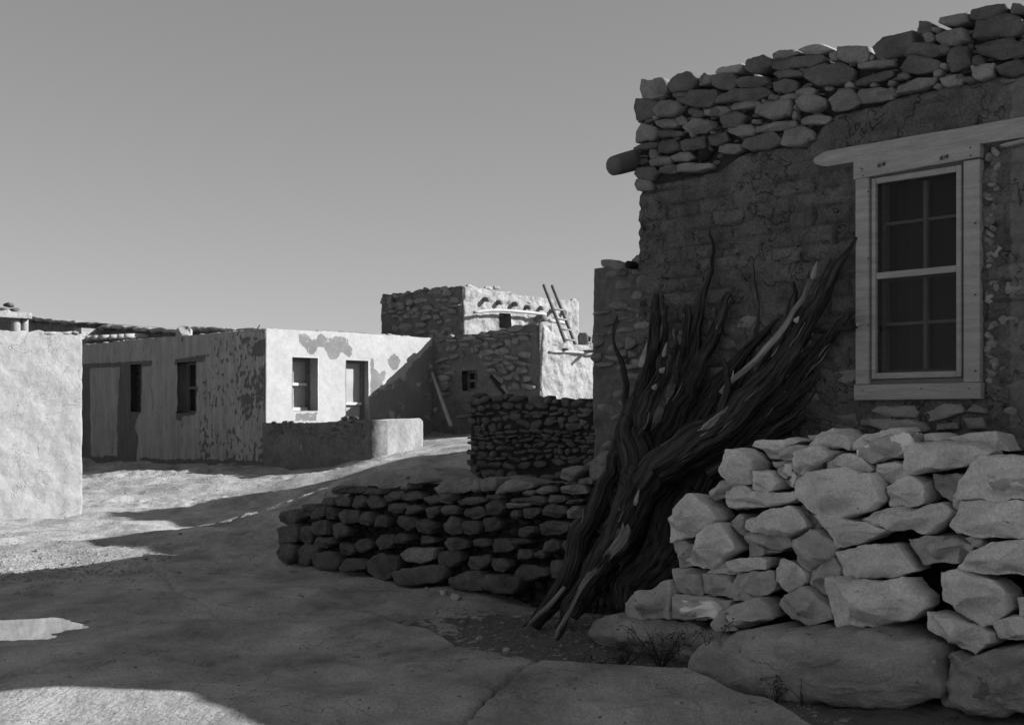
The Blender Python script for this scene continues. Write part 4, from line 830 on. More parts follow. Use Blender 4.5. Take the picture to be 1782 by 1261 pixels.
log('dark juniper log whose thin bare tip forks left across the annex corner', [(45,1118,9.0,30),(75,1080,9.02,40),(120,1020,9.05,46),(160,930,9.1,50),(205,820,9.15,46),(240,730,9.2,42),(268,660,9.3,36),(290,590,9.4,32),(300,520,9.5,20),(300,460,9.55,14),(290,400,9.6,12),(270,360,9.65,8),(262,330,9.68,6),(276,265,9.7,3)], 12,
    extra=[([(30,1115,8.95,8),(60,1085,8.96,12),(100,1050,8.97,14),(130,1010,8.98,10)], 'strip'), ([(15,1120,9.0,5),(50,1100,9.0,8),(100,1070,9.0,10)], 'bark'), ([(290,385,9.6,8),(302,375,9.6,4),(300,362,9.6,2)], 'bark')])
log('dark shaggy log just behind the forked trunk, buried in shadow', [(150,1090,8.9,30),(200,1000,8.95,60),(260,900,9.05,80),(330,790,9.15,86),(400,690,9.25,84),(470,600,9.3,78),(540,500,9.32,60),(600,400,9.3,36),(640,350,9.28,22),(700,290,9.2,10),(718,275,9.18,5)], 13)
log('slender straight juniper pole with a twisting tip, tallest of the stack', [(395,720,9.3,40),(430,600,9.42,40),(460,480,9.52,36),(480,380,9.6,28),(490,300,9.65,24),(503,240,9.66,20),(524,170,9.68,14),(536,110,9.7,10),(536,60,9.7,7),(528,28,9.72,3)], 14)
log('short thick juniper pole with a blunt top, between the two tallest limbs', [(390,700,9.35,40),(420,580,9.45,36),(447,480,9.55,30),(455,400,9.62,24),(463,320,9.68,18),(466,240,9.72,13)], 15)
log('short dark juniper pole beside the cut limb near the annex corner', [(340,640,9.3,36),(355,540,9.4,32),(375,440,9.5,24),(398,360,9.6,18),(408,300,9.65,13),(412,240,9.7,6)], 16)
log('thin crooked branch standing against the bare adobe above the logs', [(600,480,9.25,10),(632,400,9.3,9),(640,340,9.3,8),(662,280,9.3,7),(658,200,9.32,5),(652,150,9.32,4),(650,108,9.34,2)], 17, big=False)
log('dark splintered log reaching the wall below the longest limb', [(560,640,9.2,60),(640,520,9.1,50),(700,420,9.05,40),(735,330,9.0,30),(752,260,8.98,24),(764,200,8.95,12),(758,175,8.95,5)], 18)
log('hidden bark covered log filling the dark heap behind the limbs', [(300,980,9.3,50),(380,860,9.3,90),(470,740,9.32,100),(560,640,9.3,90),(680,540,9.15,60),(760,480,9.0,34),(820,420,8.95,12)], 19)
log('thick hidden log low in the heap behind the dry stone wall', [(300,1080,8.85,60),(380,960,8.95,110),(450,820,9.05,130),(520,700,9.12,110),(620,640,9.05,70),(700,590,8.95,40),(790,540,8.85,12)], 20)
for i_, (lab_, rows_) in enumerate([
 ('thin branch standing just right of the tallest pole', [(470,520,9.3,14),(500,430,9.35,12),(532,350,9.38,10),(540,290,9.4,7),(545,240,9.4,3)]),
 ('forked twig leaning right between the longest limb and the bare adobe', [(620,520,9.1,16),(690,440,9.05,14),(720,380,9.0,10),(748,330,8.95,8),(742,280,8.9,4)]),
 ('long thin branch lying along the upper side of the longest limb', [(560,560,8.9,18),(640,470,8.85,16),(720,350,8.8,13),(790,250,8.7,10),(830,170,8.65,7),(862,110,8.6,3)]),
 ('splintered branch under the longest limb pointing at the window corner', [(600,600,8.9,20),(690,520,8.85,18),(780,420,8.75,15),(850,320,8.6,11),(895,262,8.5,5)]),
 ('broken branch with a ragged tip beside the pale cut stubs', [(330,600,9.0,20),(372,520,9.05,18),(420,430,9.15,14),(440,360,9.2,9),(436,320,9.25,4)]),
 ('thin leaning branch left of the tallest pole', [(400,600,9.3,16),(440,500,9.35,13),(478,410,9.4,10),(500,330,9.45,5)]),
 ('low branch reaching right just above the top stones of the pile', [(520,700,8.8,26),(600,655,8.75,24),(680,600,8.7,20),(760,540,8.6,13),(820,470,8.5,6)]),
 ('dark branch crossing behind the longest limb toward the adobe', [(500,640,9.1,30),(590,540,9.05,28),(660,430,9.0,22),(700,350,9.0,14),(716,300,9.0,6)])]): log(lab_, rows_, 30+i_, big=False)
log('crossing dark branch low in the heap behind the cut limbs', [(250,700,9.3,16),(330,640,9.3,22),(420,580,9.3,26),(520,470,9.32,20),(560,420,9.3,8)], 21, big=False)
log('thin dark twig curving out between the stub ends', [(400,560,9.1,7),(430,500,9.1,6),(455,470,9.1,5),(470,450,9.08,3)], 22, big=False)
# ------------------------------------------------------------------ gravel and weeds at the foot of the logs
gm_ = MB(); rg = random.Random(8); cnt = 0
pq = np.array([(rg.uniform(600, 1420), rg.uniform(1030, 1240)) for _ in range(9000)]); pg = np.stack(gpt(pq[:, 0], pq[:, 1], -1.5+0*pq[:, 0]), 1); ph_, pdr = ground(pg[:, 0], pg[:, 1], True)
for i in range(len(pq)):
    if cnt >= 2600: break
    if pdr[i] < .25 or rg.random() > .35+.65*math.exp(-((pq[i, 0]-900)/220)**2): continue
    X, Yy, z = pg[i, 0], pg[i, 1], ph_[i]; s = rg.uniform(.004, .012)*(2.6 if rg.random() < .06 else 1); a = [rg.uniform(.6, 1.3) for _ in range(6)]; th = rg.uniform(0, 3)
    V = [(X+s*a[0]*cos(th), Yy+s*a[0]*sin(th), z), (X-s*a[1]*sin(th), Yy+s*a[1]*cos(th), z+.001), (X-s*a[2]*cos(th), Yy-s*a[2]*sin(th), z), (X+s*a[3]*sin(th), Yy-s*a[3]*cos(th), z+.001), (X+s*.2, Yy, z+s*.6*a[4]), (X, Yy, z-s*.4)]
    gm_.add(V, [(0, 1, 4), (1, 2, 4), (2, 3, 4), (3, 0, 4), (1, 0, 5), (2, 1, 5), (3, 2, 5), (0, 3, 5)]); cnt += 1
pq = np.array([(abs(rg.gauss(0, 130)), rg.gauss(965, 18)) for _ in range(1300)]+[(rg.gauss(250, 70), rg.gauss(852, 9)) for _ in range(900)]+[(rg.uniform(-20, 1500), rg.uniform(960, 1262)) for _ in range(260)]+[(rg.uniform(0, 390), rg.uniform(1212, 1262)) for _ in range(60)]+[(rg.uniform(650, 830), rg.uniform(750, 800)) for _ in range(250)])
pg = np.stack(gpt(pq[:, 0], pq[:, 1], -1.45+0*pq[:, 0]), 1); ph_ = ground(pg[:, 0], pg[:, 1])
for i in range(len(pq)):
    X, Yy, z = pg[i, 0], pg[i, 1], ph_[i]; s = rg.uniform(.004, .011)*(1 if Yy < 10.5 else 1.9)*(2.4 if rg.random() < .05 else 1); a = [rg.uniform(.6, 1.3) for _ in range(6)]; th = rg.uniform(0, 3)
    V = [(X+s*a[0]*cos(th), Yy+s*a[0]*sin(th), z), (X-s*a[1]*sin(th), Yy+s*a[1]*cos(th), z+.001), (X-s*a[2]*cos(th), Yy-s*a[2]*sin(th), z), (X+s*a[3]*sin(th), Yy-s*a[3]*cos(th), z+.001), (X+s*.2, Yy, z+s*.6*a[4]), (X, Yy, z-s*.4)]
    gm_.add(V, [(0, 1, 4), (1, 2, 4), (2, 3, 4), (3, 0, 4), (1, 0, 5), (2, 1, 5), (3, 2, 5), (0, 3, 5)])
go2 = link('gravel', gm_.v, gm_.f, M['pebble'], (0, 0, 0), False); go2['kind'] = 'stuff'
def weed(label, px_, py_, hgt, spread, nst, seed, leaf=1.0):
    X, Yy, _ = gpt(px_, py_, -1.5); X *= 1-.22/Yy; Yy -= .22; base = np.array([X, Yy, gz(X, Yy)-.01]); R_ = random.Random(seed); t_ = thing('dry_weed', label, 'plant', tuple(base), 'dry weeds at the foot of the rocks')
    st = MB(); lf = MB()
    def leafs(p, n_, s0):
        for _ in range(n_):
            a = np.array([R_.uniform(-1, 1) for _ in range(3)]); a /= np.linalg.norm(a)+1e-6; b = np.cross(a, [R_.uniform(-1, 1), R_.uniform(-1, 1), 1]); b /= np.linalg.norm(b)+1e-6; s = s0*R_.uniform(.6, 1.3); o = p+a*s*.8
            m_ = np.cross(a, b)*s*.25
            lf.add([o, o+a*s*.5+b*s*.42+m_, o+a*s, o+a*s*.5-b*s*.42+m_], [(0, 1, 2, 3)])
    for k in range(nst):
        an = R_.uniform(-1, 1); hh = hgt*R_.uniform(.55, 1.05); dx = an*spread; dy = R_.uniform(-.4, .25)*spread
        pts = [(*base, .0035), (*(base+[dx*.3, dy*.3, hh*.4]), .0028), (*(base+[dx*.75+R_.uniform(-.02, .02), dy*.7, hh*.75]), .002), (*(base+[dx+R_.uniform(-.03, .03), dy, hh]), .0012)]
        st.add(*tube(pts, n=5, step=.03, wob=.01, seed=k))
        q = catmull(pts, .03)
        for j in range(len(q)//3, len(q)):
            if R_.random() < .6*leaf:
                leafs(q[j, :3], 2, .016)
                if R_.random() < .5:
                    e = q[j, :3]+np.array([R_.uniform(-.06, .06), R_.uniform(-.05, .03), R_.uniform(.0, .06)]); st.add(*tube([(*q[j, :3], .0015), (*((q[j, :3]+e)/2+[0, 0, .008]), .0013), (*e, .001)], n=4, step=.03)); leafs(e, 4, .015)
    part('stems', st, M['leaf'], t_); part('leaves', lf, M['leaf'], t_, smooth=False); return t_
weed('bushy dry weed in front of the rounded boulder, largest of the weeds', 1150, 1146, .30, .24, 24, 1, .8)
weed('tall thin weed between the rounded boulder and the long pale boulder', 1243, 1160, .34, .07, 7, 2, .8)
weed('sprig of small leaves in front of the long pale boulder', 1352, 1192, .15, .06, 6, 3, .9)
weed('single bare stalk in front of the long pale boulder', 1396, 1200, .18, .07, 3, 4, .3)
weed('low creeping weed at the left end of the rounded boulder', 1086, 1135, .12, .16, 12, 5, .8)
weed('withered creeping weed beside the foot of the forked log', 1030, 1135, .07, .22, 8, 6, .4)
# small litter stones
for i, (lab, px_, py_, s) in enumerate([('small loose stone on the ground at the lower right corner', 1652, 1236, .055), ('small flat stone below the leaning logs on the gravel', 880, 1112, .03), ('loose stone at the foot of the retaining wall, right of its widest block', 790, 1044, .05), ('fist sized stone touching the base of the retaining wall', 770, 1034, .04)]):
    X, Yy, _ = gpt(px_, py_, -1.5); P0 = PlaneO((X, Yy), PM.d, PM.n); z = gz(X, Yy)
    solo('loose_stone', stone_geo(P0, blob_poly(0, z+s*.45, s*2, s*1.3, 5, i), 0, s*.7, s, 50+i, n=28), M['pile_dim'], (X, Yy, z), lab, 'stone', 'loose stones on the ground')
# ------------------------------------------------------------------ sunlit plaster house at the left edge
Lt = [PL.uv(-400, 565), PL.uv(0, 575), PL.uv(70, 577), PL.uv(143, 582)]
ltop = lambda u: np.interp(u, [q[0] for q in Lt], [q[1] for q in Lt])
uL0 = PL.uv(-420, 700)[0]
def lwear(u, z):
    w3 = np.stack([u, z, u*0], 1); return .30*(1-ss(z+.12*perlin(w3*3), .10, .34))+.18*(fbm(w3*1.1, 3)) + .0
lh = thing('plaster_house', 'sunlit lime plastered house wall cropped by the left edge of the picture', 'house', tuple(PL.at(-1.0, 0)))
g1 = panel(PL, uL0, 0, -.35, ltop, .035, amp=.022, thick=.4, relief=lambda u, z: .03*perlin(np.stack([u*.7, z*.7, u*0], 1))+.010*fbm(np.stack([u, z, u*0], 1)*6, 3), wear_shade=lwear, jag=.025)
LE = PlaneO(PL.at(0, 0)[:2]-PL.n*0, -PL.n, PL.d); LE.n = -PLs.d*-1 if False else PL.d
g2 = panel(LE, .42, 5, -.35, lambda u: ltop(0), .15, .03, .4)
v, f, a = merge(g1, g2); part('wall', (v, f), M['tan'], lh, attr=a)
rfm = MB(); o2 = PL.at(-.35, 0)[:2]-PL.n*.35; cs = [o2, o2-PL.d*6, o2-PL.d*6-PL.n*4.3, o2-PL.n*4.3]
rfm.add([(*c_, z) for z in (2.45, 2.6) for c_ in cs], [(0, 3, 2, 1), (4, 5, 6, 7), (0, 1, 5, 4), (1, 2, 6, 5), (2, 3, 7, 6), (3, 0, 4, 7)]); part('roof', rfm, M['soil'], lh, smooth=False)
for (xa, xb, ya, yb, w_) in [(68, 112, 578.5, 579, 4), (96, 128, 580, 577, 3.5), (118, 137, 577.5, 579, 4)]:
    ua, za = PL.uv(xa, ya); ub, zb = PL.uv(xb, yb); solo('roof_slab', stone_geo(PL, [(ua, za-.03), (ub, zb-.03), (ub, zb+.015), (ua+.1, za+.02)], -.02, .05, .3, xa, n=24), M['farlit'], tuple(PL.at(ua, za)), {68: 'long thin stone slab lying on the left plaster wall top', 96: 'tilted stone slab on the left plaster wall top, middle of three', 118: 'stone slab at the corner of the left plaster wall top'}[xa], 'stone slab', 'slabs on the left wall top')
# ------------------------------------------------------------------ whitewashed house in the middle
wh = thing('whitewashed_house', 'flat roofed house with one peeling shaded wall and one bright whitewashed front', 'house', tuple(PWs.at(0, .5)))
ws_t = [PWs.uv(*a_) for a_ in [(90, 606), (143, 601), (230, 592), (300, 586), (380, 580), (461, 574)]]
wst = lambda u: np.interp(u, [q[0] for q in ws_t], [q[1] for q in ws_t])
sw0 = PWs.uv(90, 600)[0]
def opening(P, x0, x1, y0, y1):
    a_ = P.uv(x0, (y0+y1)/2)[0]; b_ = P.uv(x1, (y0+y1)/2)[0]; xm = (x0+x1)/2; return (a_, b_, P.uv(xm, y1)[1], P.uv(xm, y0)[1])
def inpoly(u, z, poly):
    poly = np.array(poly); ins = np.zeros(len(u), bool); dist = np.full(len(u), 9e9); j = len(poly)-1
    for i in range(len(poly)):
        a_, b_ = poly[i], poly[j]; c_ = (a_[1] > z) != (b_[1] > z); x = (b_[0]-a_[0])*(z-a_[1])/(b_[1]-a_[1]+1e-12)+a_[0]; ins ^= c_ & (u < x)
        e = b_-a_; t = np.clip(((u-a_[0])*e[0]+(z-a_[1])*e[1])/(e@e+1e-9), 0, 1); dist = np.minimum(dist, np.hypot(u-a_[0]-t*e[0], z-a_[1]-t*e[1])); j = i
    return np.where(ins, dist, -dist)
s_open = [opening(PWs, 231, 249, 634, 716), opening(PWs, 312, 345, 630, 718)]
def swear(u, z):
    w3 = np.stack([u, z, u*0], 1); pxs = 1-ss(-u, .5, 5.5)            # more patches near the bright corner
    w_ = .36*pxs+.28*fbm(w3*1.1+3, 3)+.06+.42*perlin(w3*np.array([11, 7, 1]))*ss(-u, 6.5, 3.5)
    w_ = w_+.7*ss(.56+.05*perlin(w3*3)-z, -.03, .03)
    for pl in ([(208, 720), (212, 640), (232, 634), (250, 634), (249, 716), (240, 728), (238, 745), (244, 760), (240, 812), (208, 812)], [(146, 640), (160, 635), (160, 812), (143, 812)], [(310, 716), (346, 716), (340, 722), (322, 722), (320, 732), (312, 730)], [(146, 634), (270, 628), (268, 636), (150, 640)], [(308, 626), (362, 618), (360, 628), (308, 634)], [(446, 600), (461, 590), (461, 620), (440, 618)]):
        d = inpoly(u, z, [PWs.uv(*q) for q in pl]); w_ = np.maximum(w_, .42+.5*ss(d, -.04, .05)-.0*d) if False else np.where(d > -.04, np.maximum(w_, .3+.6*ss(d, -.04, .04)), w_)
    return w_
g1 = panel(PWs, sw0, -.001, .0, wst, .045, amp=.02, thick=.45, openings=s_open, wear_shade=swear, relief=lambda u, z: .02*perlin(np.stack([u, z, u*0], 1)), jag=.02, off=.05)
wf_t = [PWf.uv(*a_) for a_ in [(461, 573), (515, 575), (600, 578), (680, 584), (755, 590)]]
wft = lambda u: np.interp(u, [q[0] for q in wf_t], [q[1] for q in wf_t])
uf = PWf.uv(757, 600)[0]; f_open = [opening(PWf, 508, 552, 622, 714), opening(PWf, 601, 640, 627, 748)]
def fwear_shade(u, z):
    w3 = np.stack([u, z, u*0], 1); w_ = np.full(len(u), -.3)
    for pl in ([(516, 580), (528, 577), (536, 583), (541, 590), (548, 588), (550, 580), (560, 578), (566, 586), (572, 588), (583, 583), (592, 583), (605, 590), (607, 600), (615, 604), (614, 618), (606, 624), (592, 616), (585, 626), (573, 630), (566, 618), (560, 606), (552, 606), (545, 620), (535, 618), (528, 606), (518, 598)], [(512, 718), (552, 716), (550, 733), (510, 735)], [(642, 620), (652, 625), (650, 640), (660, 650), (668, 640), (672, 655), (660, 680), (642, 690)], [(672, 625), (685, 615), (694, 628), (690, 645), (680, 650)], [(640, 690), (700, 650), (757, 590), (757, 760), (640, 760)]):  # last outline follows the cast shadow's diagonal: shade painted in beside the worn patches
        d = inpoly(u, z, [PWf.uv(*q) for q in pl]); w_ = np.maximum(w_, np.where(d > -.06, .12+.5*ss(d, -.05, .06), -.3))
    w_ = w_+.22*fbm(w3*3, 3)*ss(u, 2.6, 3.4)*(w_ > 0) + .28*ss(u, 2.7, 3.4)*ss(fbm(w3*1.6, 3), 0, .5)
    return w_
g2 = panel(PWf, .001, uf, .0, wft, .03, amp=.008, thick=.45, openings=f_open, wear_shade=fwear_shade, freq=2, off=.03)
PWl = PlaneO(PWs.at(sw0+.02, 0)[:2]-PWs.n*.46, -PWs.n, -PWs.d); g3 = panel(PWl, 0, 5, 0, lambda u: wst(sw0), .3, .03, .4)
v, f, a = merge((g1[0], g1[1], g1[2])); part('shaded_wall', (v, f), M['peel'], wh, attr=a)
part('whitewashed_wall', g2[:2], M['white'], wh, attr=g2[2]); part('rear_wall', g3[:2], M['farmud_shaded'], wh)
rm = MB(); o2 = PWs.at(-.3, 0)[:2]-PWs.n*.3; e1 = PWs.d*(sw0+.6); e2 = -PWs.n*5.5
hts = [3.28, 3.25, 3.25, 3.28]; cs = [o2, o2+e1, o2+e1+e2, o2+e2]
rm.add([(*c_, z) for z in (3.0, 3.2) for c_ in cs], [(0, 3, 2, 1), (4, 5, 6, 7), (0, 1, 5, 4), (1, 2, 6, 5), (2, 3, 7, 6), (3, 0, 4, 7)]); part('roof', rm, M['soil'], wh, smooth=False)
# coping debris along the roof edges
cb = MB(); R_ = random.Random(4)
for P_, tf, a0_, a1_ in ((PWs, wst, sw0, -.1), (PWf, wft, .1, uf-.1)):
    u = a0_
    while u < a1_:
        wd = R_.uniform(.12, .4)
        if R_.random() < (.55 if P_ is PWs else .25): k += 1; cb.add(*stone_geo(P_, blob_poly(u, tf(u)+.01, wd, R_.uniform(.04, .09), R_.uniform(-6, 6), 7000+k), -.1, .08, .12, 7100+k, n=14, rings=(.5, .9)))
        u += wd
part('coping', cb, M['soil'], wh)
def rwindow(P, o, parent, fm, dep=.26, rails=(.5,), vert=(), glassm='blind', name='window', fw=.05, door=False, sillm=None):
    w_ = part(name, board(P, o[0], o[0]+fw, o[2], o[3], -dep-.05, -dep+.02), fm, parent, smooth=False)
    def s_(n_, G_, m_): return part(n_, G_, m_, w_, smooth=False)
    s_('frame', board(P, o[1]-fw, o[1], o[2], o[3], -dep-.05, -dep+.02), fm); s_('frame', board(P, o[0]+fw+.002, o[1]-fw-.002, o[3]-fw, o[3], -dep-.05, -dep+.018), fm); s_('sill', board(P, o[0]+fw+.002, o[1]-fw-.002, o[2], o[2]+fw, -dep-.05, -dep+.04), sillm or fm)
    for r_ in rails: z = o[2]+(o[3]-o[2])*r_; s_('rail', board(P, o[0]+fw+.002, o[1]-fw-.002, z-.03, z+.03, -dep-.05, -dep+.01), M['frame_pale'] if sillm else fm)
    for r_ in vert: x = o[0]+(o[1]-o[0])*r_; s_('muntin', board(P, x-.02, x+.02, o[2]+fw, o[3]-fw, -dep-.045, -dep), fm)
    s_('pane', board(P, o[0]+.01, o[1]-.01, o[2]+.01, o[3]-.01, -dep-.09, -dep-.07), M[glassm]); return w_
rwindow(PWs, s_open[0], wh, M['frame_dark'], .22, vert=(.6,), glassm='dark'); rwindow(PWs, s_open[1], wh, M['frame_dark'], .22, vert=(.45,), glassm='dark')
for o_, x in ((s_open[0], .45), (s_open[1], .30)): part('lintel', board(PWs, o_[0]-.18, o_[1]+x, o_[3]+.01, o_[3]+.09, -.05, .01), M['soil'], wh, smooth=False)
rwindow(PWf, f_open[0], wh, M['frame_dark'], .30, sillm=M['frame_pale'], fw=.07)
dr_ = rwindow(PWf, f_open[1], wh, M['frame_dark'], .16, rails=(.38, .12), sillm=M['frame_pale'], fw=.06, name='door')
# poles lying on its roof edge
for i, (lab, xa, ya, xb, yb, r_) in enumerate([('dark round pole lying on the roof edge, its butt end above the window', 592, 579.5, 682, 585.5, .05), ('thin pale pole lying along the roof edge of the whitewashed front', 602, 577.5, 750, 589, .03), ('short stick beside the poles on the whitewashed house roof', 640, 579, 690, 584, .025)]):
    ua, za = PWf.uv(xa, ya); ub, zb = PWf.uv(xb, yb); off_ = -.06-.12*i
    solo('roof_pole', tube([(*PWf.at(ua, za, off_), r_), (*PWf.at((ua+ub)/2, (za+zb)/2+.01, off_), r_*.9), (*PWf.at(ub, zb, off_), r_*.7)], n=10, step=.2), M['pole'] if i == 0 else M['palepole'], tuple(PWf.at(ua, za, off_)), lab, 'pole', 'poles on the whitewashed house roof')
q = PWs.uv(430, 578); solo('roof_stick', tube([(*PWs.at(q[0], q[1], -.2), .02), (*PWs.at(q[0]+.2, q[1]+.16, -.2), .015)], n=6, step=.1), M['pole'], tuple(PWs.at(q[0], q[1], -.2)), 'short stick poking up from the roof edge of the shaded wall', 'stick')
q = PWs.uv(292, 583); cp_ = part('chimney', stone_geo(PlaneO(PWs.at(q[0], 0, -.4)[:2], np.array([1., 0]), np.array([0, -1.])), [(-.20, q[1]-.15), (.20, q[1]-.15), (.19, q[1]+.17), (.12, q[1]+.24), (-.05, q[1]+.25), (-.16, q[1]+.15)], .0, .16, .3, 5, n=40), M['tan'], wh)
# ------------------------------------------------------------------ courtyard wall in front of it
ct = thing('courtyard_wall', 'waist high plastered yard wall with a dark side and a sunlit end, before the whitewashed house', 'wall', tuple(PCf.at(0, .7)))
cst = [PCs.uv(*a_) for a_ in [(461, 737), (550, 736), (600, 732), (650, 731)]]; cs_t = lambda u: np.interp(u, [q[0] for q in cst], [q[1] for q in cst])
cft = [PCf.uv(*a_) for a_ in [(650, 731), (700, 728), (730, 728), (734, 735)]]; cf_t = lambda u: np.interp(u, [q[0] for q in cft], [q[1] for q in cft])
uc = PCs.uv(650, 740)[0]
g1 = panel(PCs, .0, uc-.002, -.1, cs_t, .05, .02, .4, jag=.02, off=.05); part('wall', g1[:2], M['farmud_shaded'], ct, attr=g1[2])  # shaded side takes the shade-darkened mud, the sunlit end a paler plaster
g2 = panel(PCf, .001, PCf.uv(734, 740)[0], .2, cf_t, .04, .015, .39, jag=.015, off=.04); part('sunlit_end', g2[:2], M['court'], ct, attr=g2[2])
r = rubble(PCs, .1, uc-.1, float(cs_t(0))-.28, lambda u: cs_t(u)+.02, (.05, .09), (.12, .35), 31, mask=lambda u, z, r_: r_.random() < .8, bulge=.02, thick=.06, n=12, off=.05); part('stonework', r, M['lowstone'], ct)
# ------------------------------------------------------------------ two storey rubble pueblo
tw = thing('pueblo_house', 'two storey rubble pueblo with projecting roof beams and a ladder, farthest house in the middle', 'house', tuple(PMs.at(1, .9)))
m_t = [PMs.uv(*a_) for a_ in [(755, 589), (800, 583), (870, 576), (940, 563)]]; mst = lambda u: np.interp(u, [q[0] for q in m_t], [q[1] for q in m_t])
um_ = PMs.uv(940, 600)[0]; mo = opening(PMs, 808, 833, 645, 679)
g1 = panel(PMs, -.4, um_-.002, .4, mst, .05, .03, .45, openings=[mo], relief=lambda u, z: .025*fbm(np.stack([u, z, u*0], 1)*5, 3), jag=.04, off=.07); part('wall', g1[:2], M['farmud_shaded'], tw, attr=g1[2])
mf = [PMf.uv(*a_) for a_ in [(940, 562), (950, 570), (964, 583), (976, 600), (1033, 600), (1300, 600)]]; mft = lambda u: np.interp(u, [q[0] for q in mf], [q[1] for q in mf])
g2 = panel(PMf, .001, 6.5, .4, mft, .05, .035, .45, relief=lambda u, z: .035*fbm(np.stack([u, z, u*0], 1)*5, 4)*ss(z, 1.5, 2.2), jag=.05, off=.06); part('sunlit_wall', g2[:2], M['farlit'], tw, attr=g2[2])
zs0 = EYE+.15
r = rubble(PMs, .1, um_, 1.45, lambda u: mst(u)+.02, (.09, .17), (.15, .5), 41, mask=lambda u, z, r_: r_.random() < (.95 if (u > 1.6 and z > 2.2) else (.65 if z > 2.3 else .3)) and not (mo[0]-.35 < u < mo[1]+.35 and mo[2]-.25 < z < mo[3]+.25), bulge=.07, thick=.1, n=16, off=.09); part('stonework', r, M['wallstone'], tw)
r = rubble(PMf, .0, 3.5, 2.75, lambda u: mft(u)+.01, (.09, .16), (.15, .4), 42, mask=lambda u, z, r_: r_.random() < .5, bulge=.035, thick=.1, n=14); part('stonework', r, M['farlit'], tw)
rwindow(PMs, mo, tw, M['frame_dark'], .12, rails=(.5,), vert=(.5,), glassm='dark', fw=.05)
us0 = PUs.uv(668, 600)[0]; u_t = [PUs.uv(*a_) for a_ in [(668, 514), (720, 508), (795, 502), (805, 499)]]; ust = lambda u: np.interp(u, [q[0] for q in u_t], [q[1] for q in u_t])
uo1 = opening(PUf, 866, 886, 545, 572)
g1 = panel(PUs, us0, -.002, 2.4, ust, .06, .04, .45, relief=lambda u, z: .03*fbm(np.stack([u, z, u*0], 1)*4, 3), jag=.07, off=.08); part('upper_wall', g1[:2], M['farmud_shaded'], tw, attr=g1[2])
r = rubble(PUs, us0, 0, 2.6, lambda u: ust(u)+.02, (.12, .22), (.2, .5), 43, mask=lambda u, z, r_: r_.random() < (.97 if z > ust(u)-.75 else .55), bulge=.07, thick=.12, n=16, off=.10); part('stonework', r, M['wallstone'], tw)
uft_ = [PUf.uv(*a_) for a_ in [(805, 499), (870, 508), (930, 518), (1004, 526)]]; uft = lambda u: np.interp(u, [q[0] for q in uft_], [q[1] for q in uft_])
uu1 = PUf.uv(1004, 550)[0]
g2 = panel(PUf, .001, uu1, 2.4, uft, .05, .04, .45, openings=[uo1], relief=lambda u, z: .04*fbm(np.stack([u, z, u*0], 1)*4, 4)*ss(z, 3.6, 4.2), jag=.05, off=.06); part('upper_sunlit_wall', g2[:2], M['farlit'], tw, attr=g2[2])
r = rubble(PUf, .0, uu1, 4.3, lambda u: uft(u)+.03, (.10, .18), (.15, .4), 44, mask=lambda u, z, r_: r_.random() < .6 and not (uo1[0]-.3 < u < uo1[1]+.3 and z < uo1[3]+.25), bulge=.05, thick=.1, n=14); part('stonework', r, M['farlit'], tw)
part('doorway', PUf.box(uo1[0]-.05, uo1[1]+.05, uo1[2]-.05, uo1[3]+.05, -.6, -.5), M['dark'], tw, smooth=False)
rr = MB()
for P_, P2, ub_, zt, L_ in ((PMs, PMf, um_, 3.15, 7.5),):
    o2 = P_.at(-.3, 0)[:2]-P_.n*.3; e1 = P_.d*(um_-.1); e2 = -P_.n*9; cs = [o2, o2+e1, o2+e1+e2, o2+e2]; rr.add([(*c_, z) for z in (zt-.25, zt-.05) for c_ in cs], [(0, 3, 2, 1), (4, 5, 6, 7), (0, 1, 5, 4), (1, 2, 6, 5), (2, 3, 7, 6), (3, 0, 4, 7)])
o2 = PUs.at(us0+.3, 0)[:2]-PUs.n*.3; e1 = PUs.d*(-us0-.5); e2 = -PUs.n*(uu1-.6); cs = [o2, o2+e1, o2+e1+e2, o2+e2]; rr.add([(*c_, z) for z in (4.3, 4.5) for c_ in cs], [(0, 3, 2, 1), (4, 5, 6, 7), (0, 1, 5, 4), (1, 2, 6, 5), (2, 3, 7, 6), (3, 0, 4, 7)])
part('roof', rr, M['soil'], tw, smooth=False)
for i, px_ in enumerate([840, 863, 890, 914, 936, 957, 977]):
    py_ = 520+(px_-840)*.155+[0, 1.5, 0, 2, 0, 2, 1][i]; u_, z_ = PUf.uv(px_, py_); ln = [.24, .22, .24, .2, .2, .18, .18][i]
    part('viga', tube([(*PUf.at(u_, z_, -.15), .068), (*PUf.at(u_, z_-.02, ln*.5), .065), (*PUf.at(u_, z_-.04, ln), .06)], n=14, step=.08, lump=.04, seed=i), M['pole'], tw)
solo('pole_shelf', tube([(*PUf.at(*PUf.uv(812, 544.5), .28), .04), (*PUf.at(*PUf.uv(850, 541), .28), .045), (*PUf.at(*PUf.uv(900, 544), .28), .045), (*PUf.at(*PUf.uv(938, 548), .26), .04)], n=12, step=.15, lump=.06), M['palepole'], tuple(PUf.at(*PUf.uv(812, 544.5), .28)), 'long pale bowed pole hung across the upper storey above its doorway', 'pole')
solo('roof_pole', tube([(*PUf.at(*PUf.uv(928, 560), .6), .05), (*PUf.at(*PUf.uv(945, 562), .6), .05), (*PUf.at(*PUf.uv(962, 566), .6), .04)], n=10, step=.1), M['palepole'], tuple(PUf.at(*PUf.uv(928, 560), .6)), 'short pale pole on the parapet left of the ladder foot', 'pole')
solo('chimney_hole', stone_geo(PUf, [PUf.uv(*a_) for a_ in [(925, 560), (930, 548), (940, 545), (943, 560)]], .25, .12, .3, 66, n=26), M['pole'], tuple(PUf.at(*PUf.uv(925, 560), .25)), 'dark low chimney stump standing between the pale pole and the ladder', 'chimney')
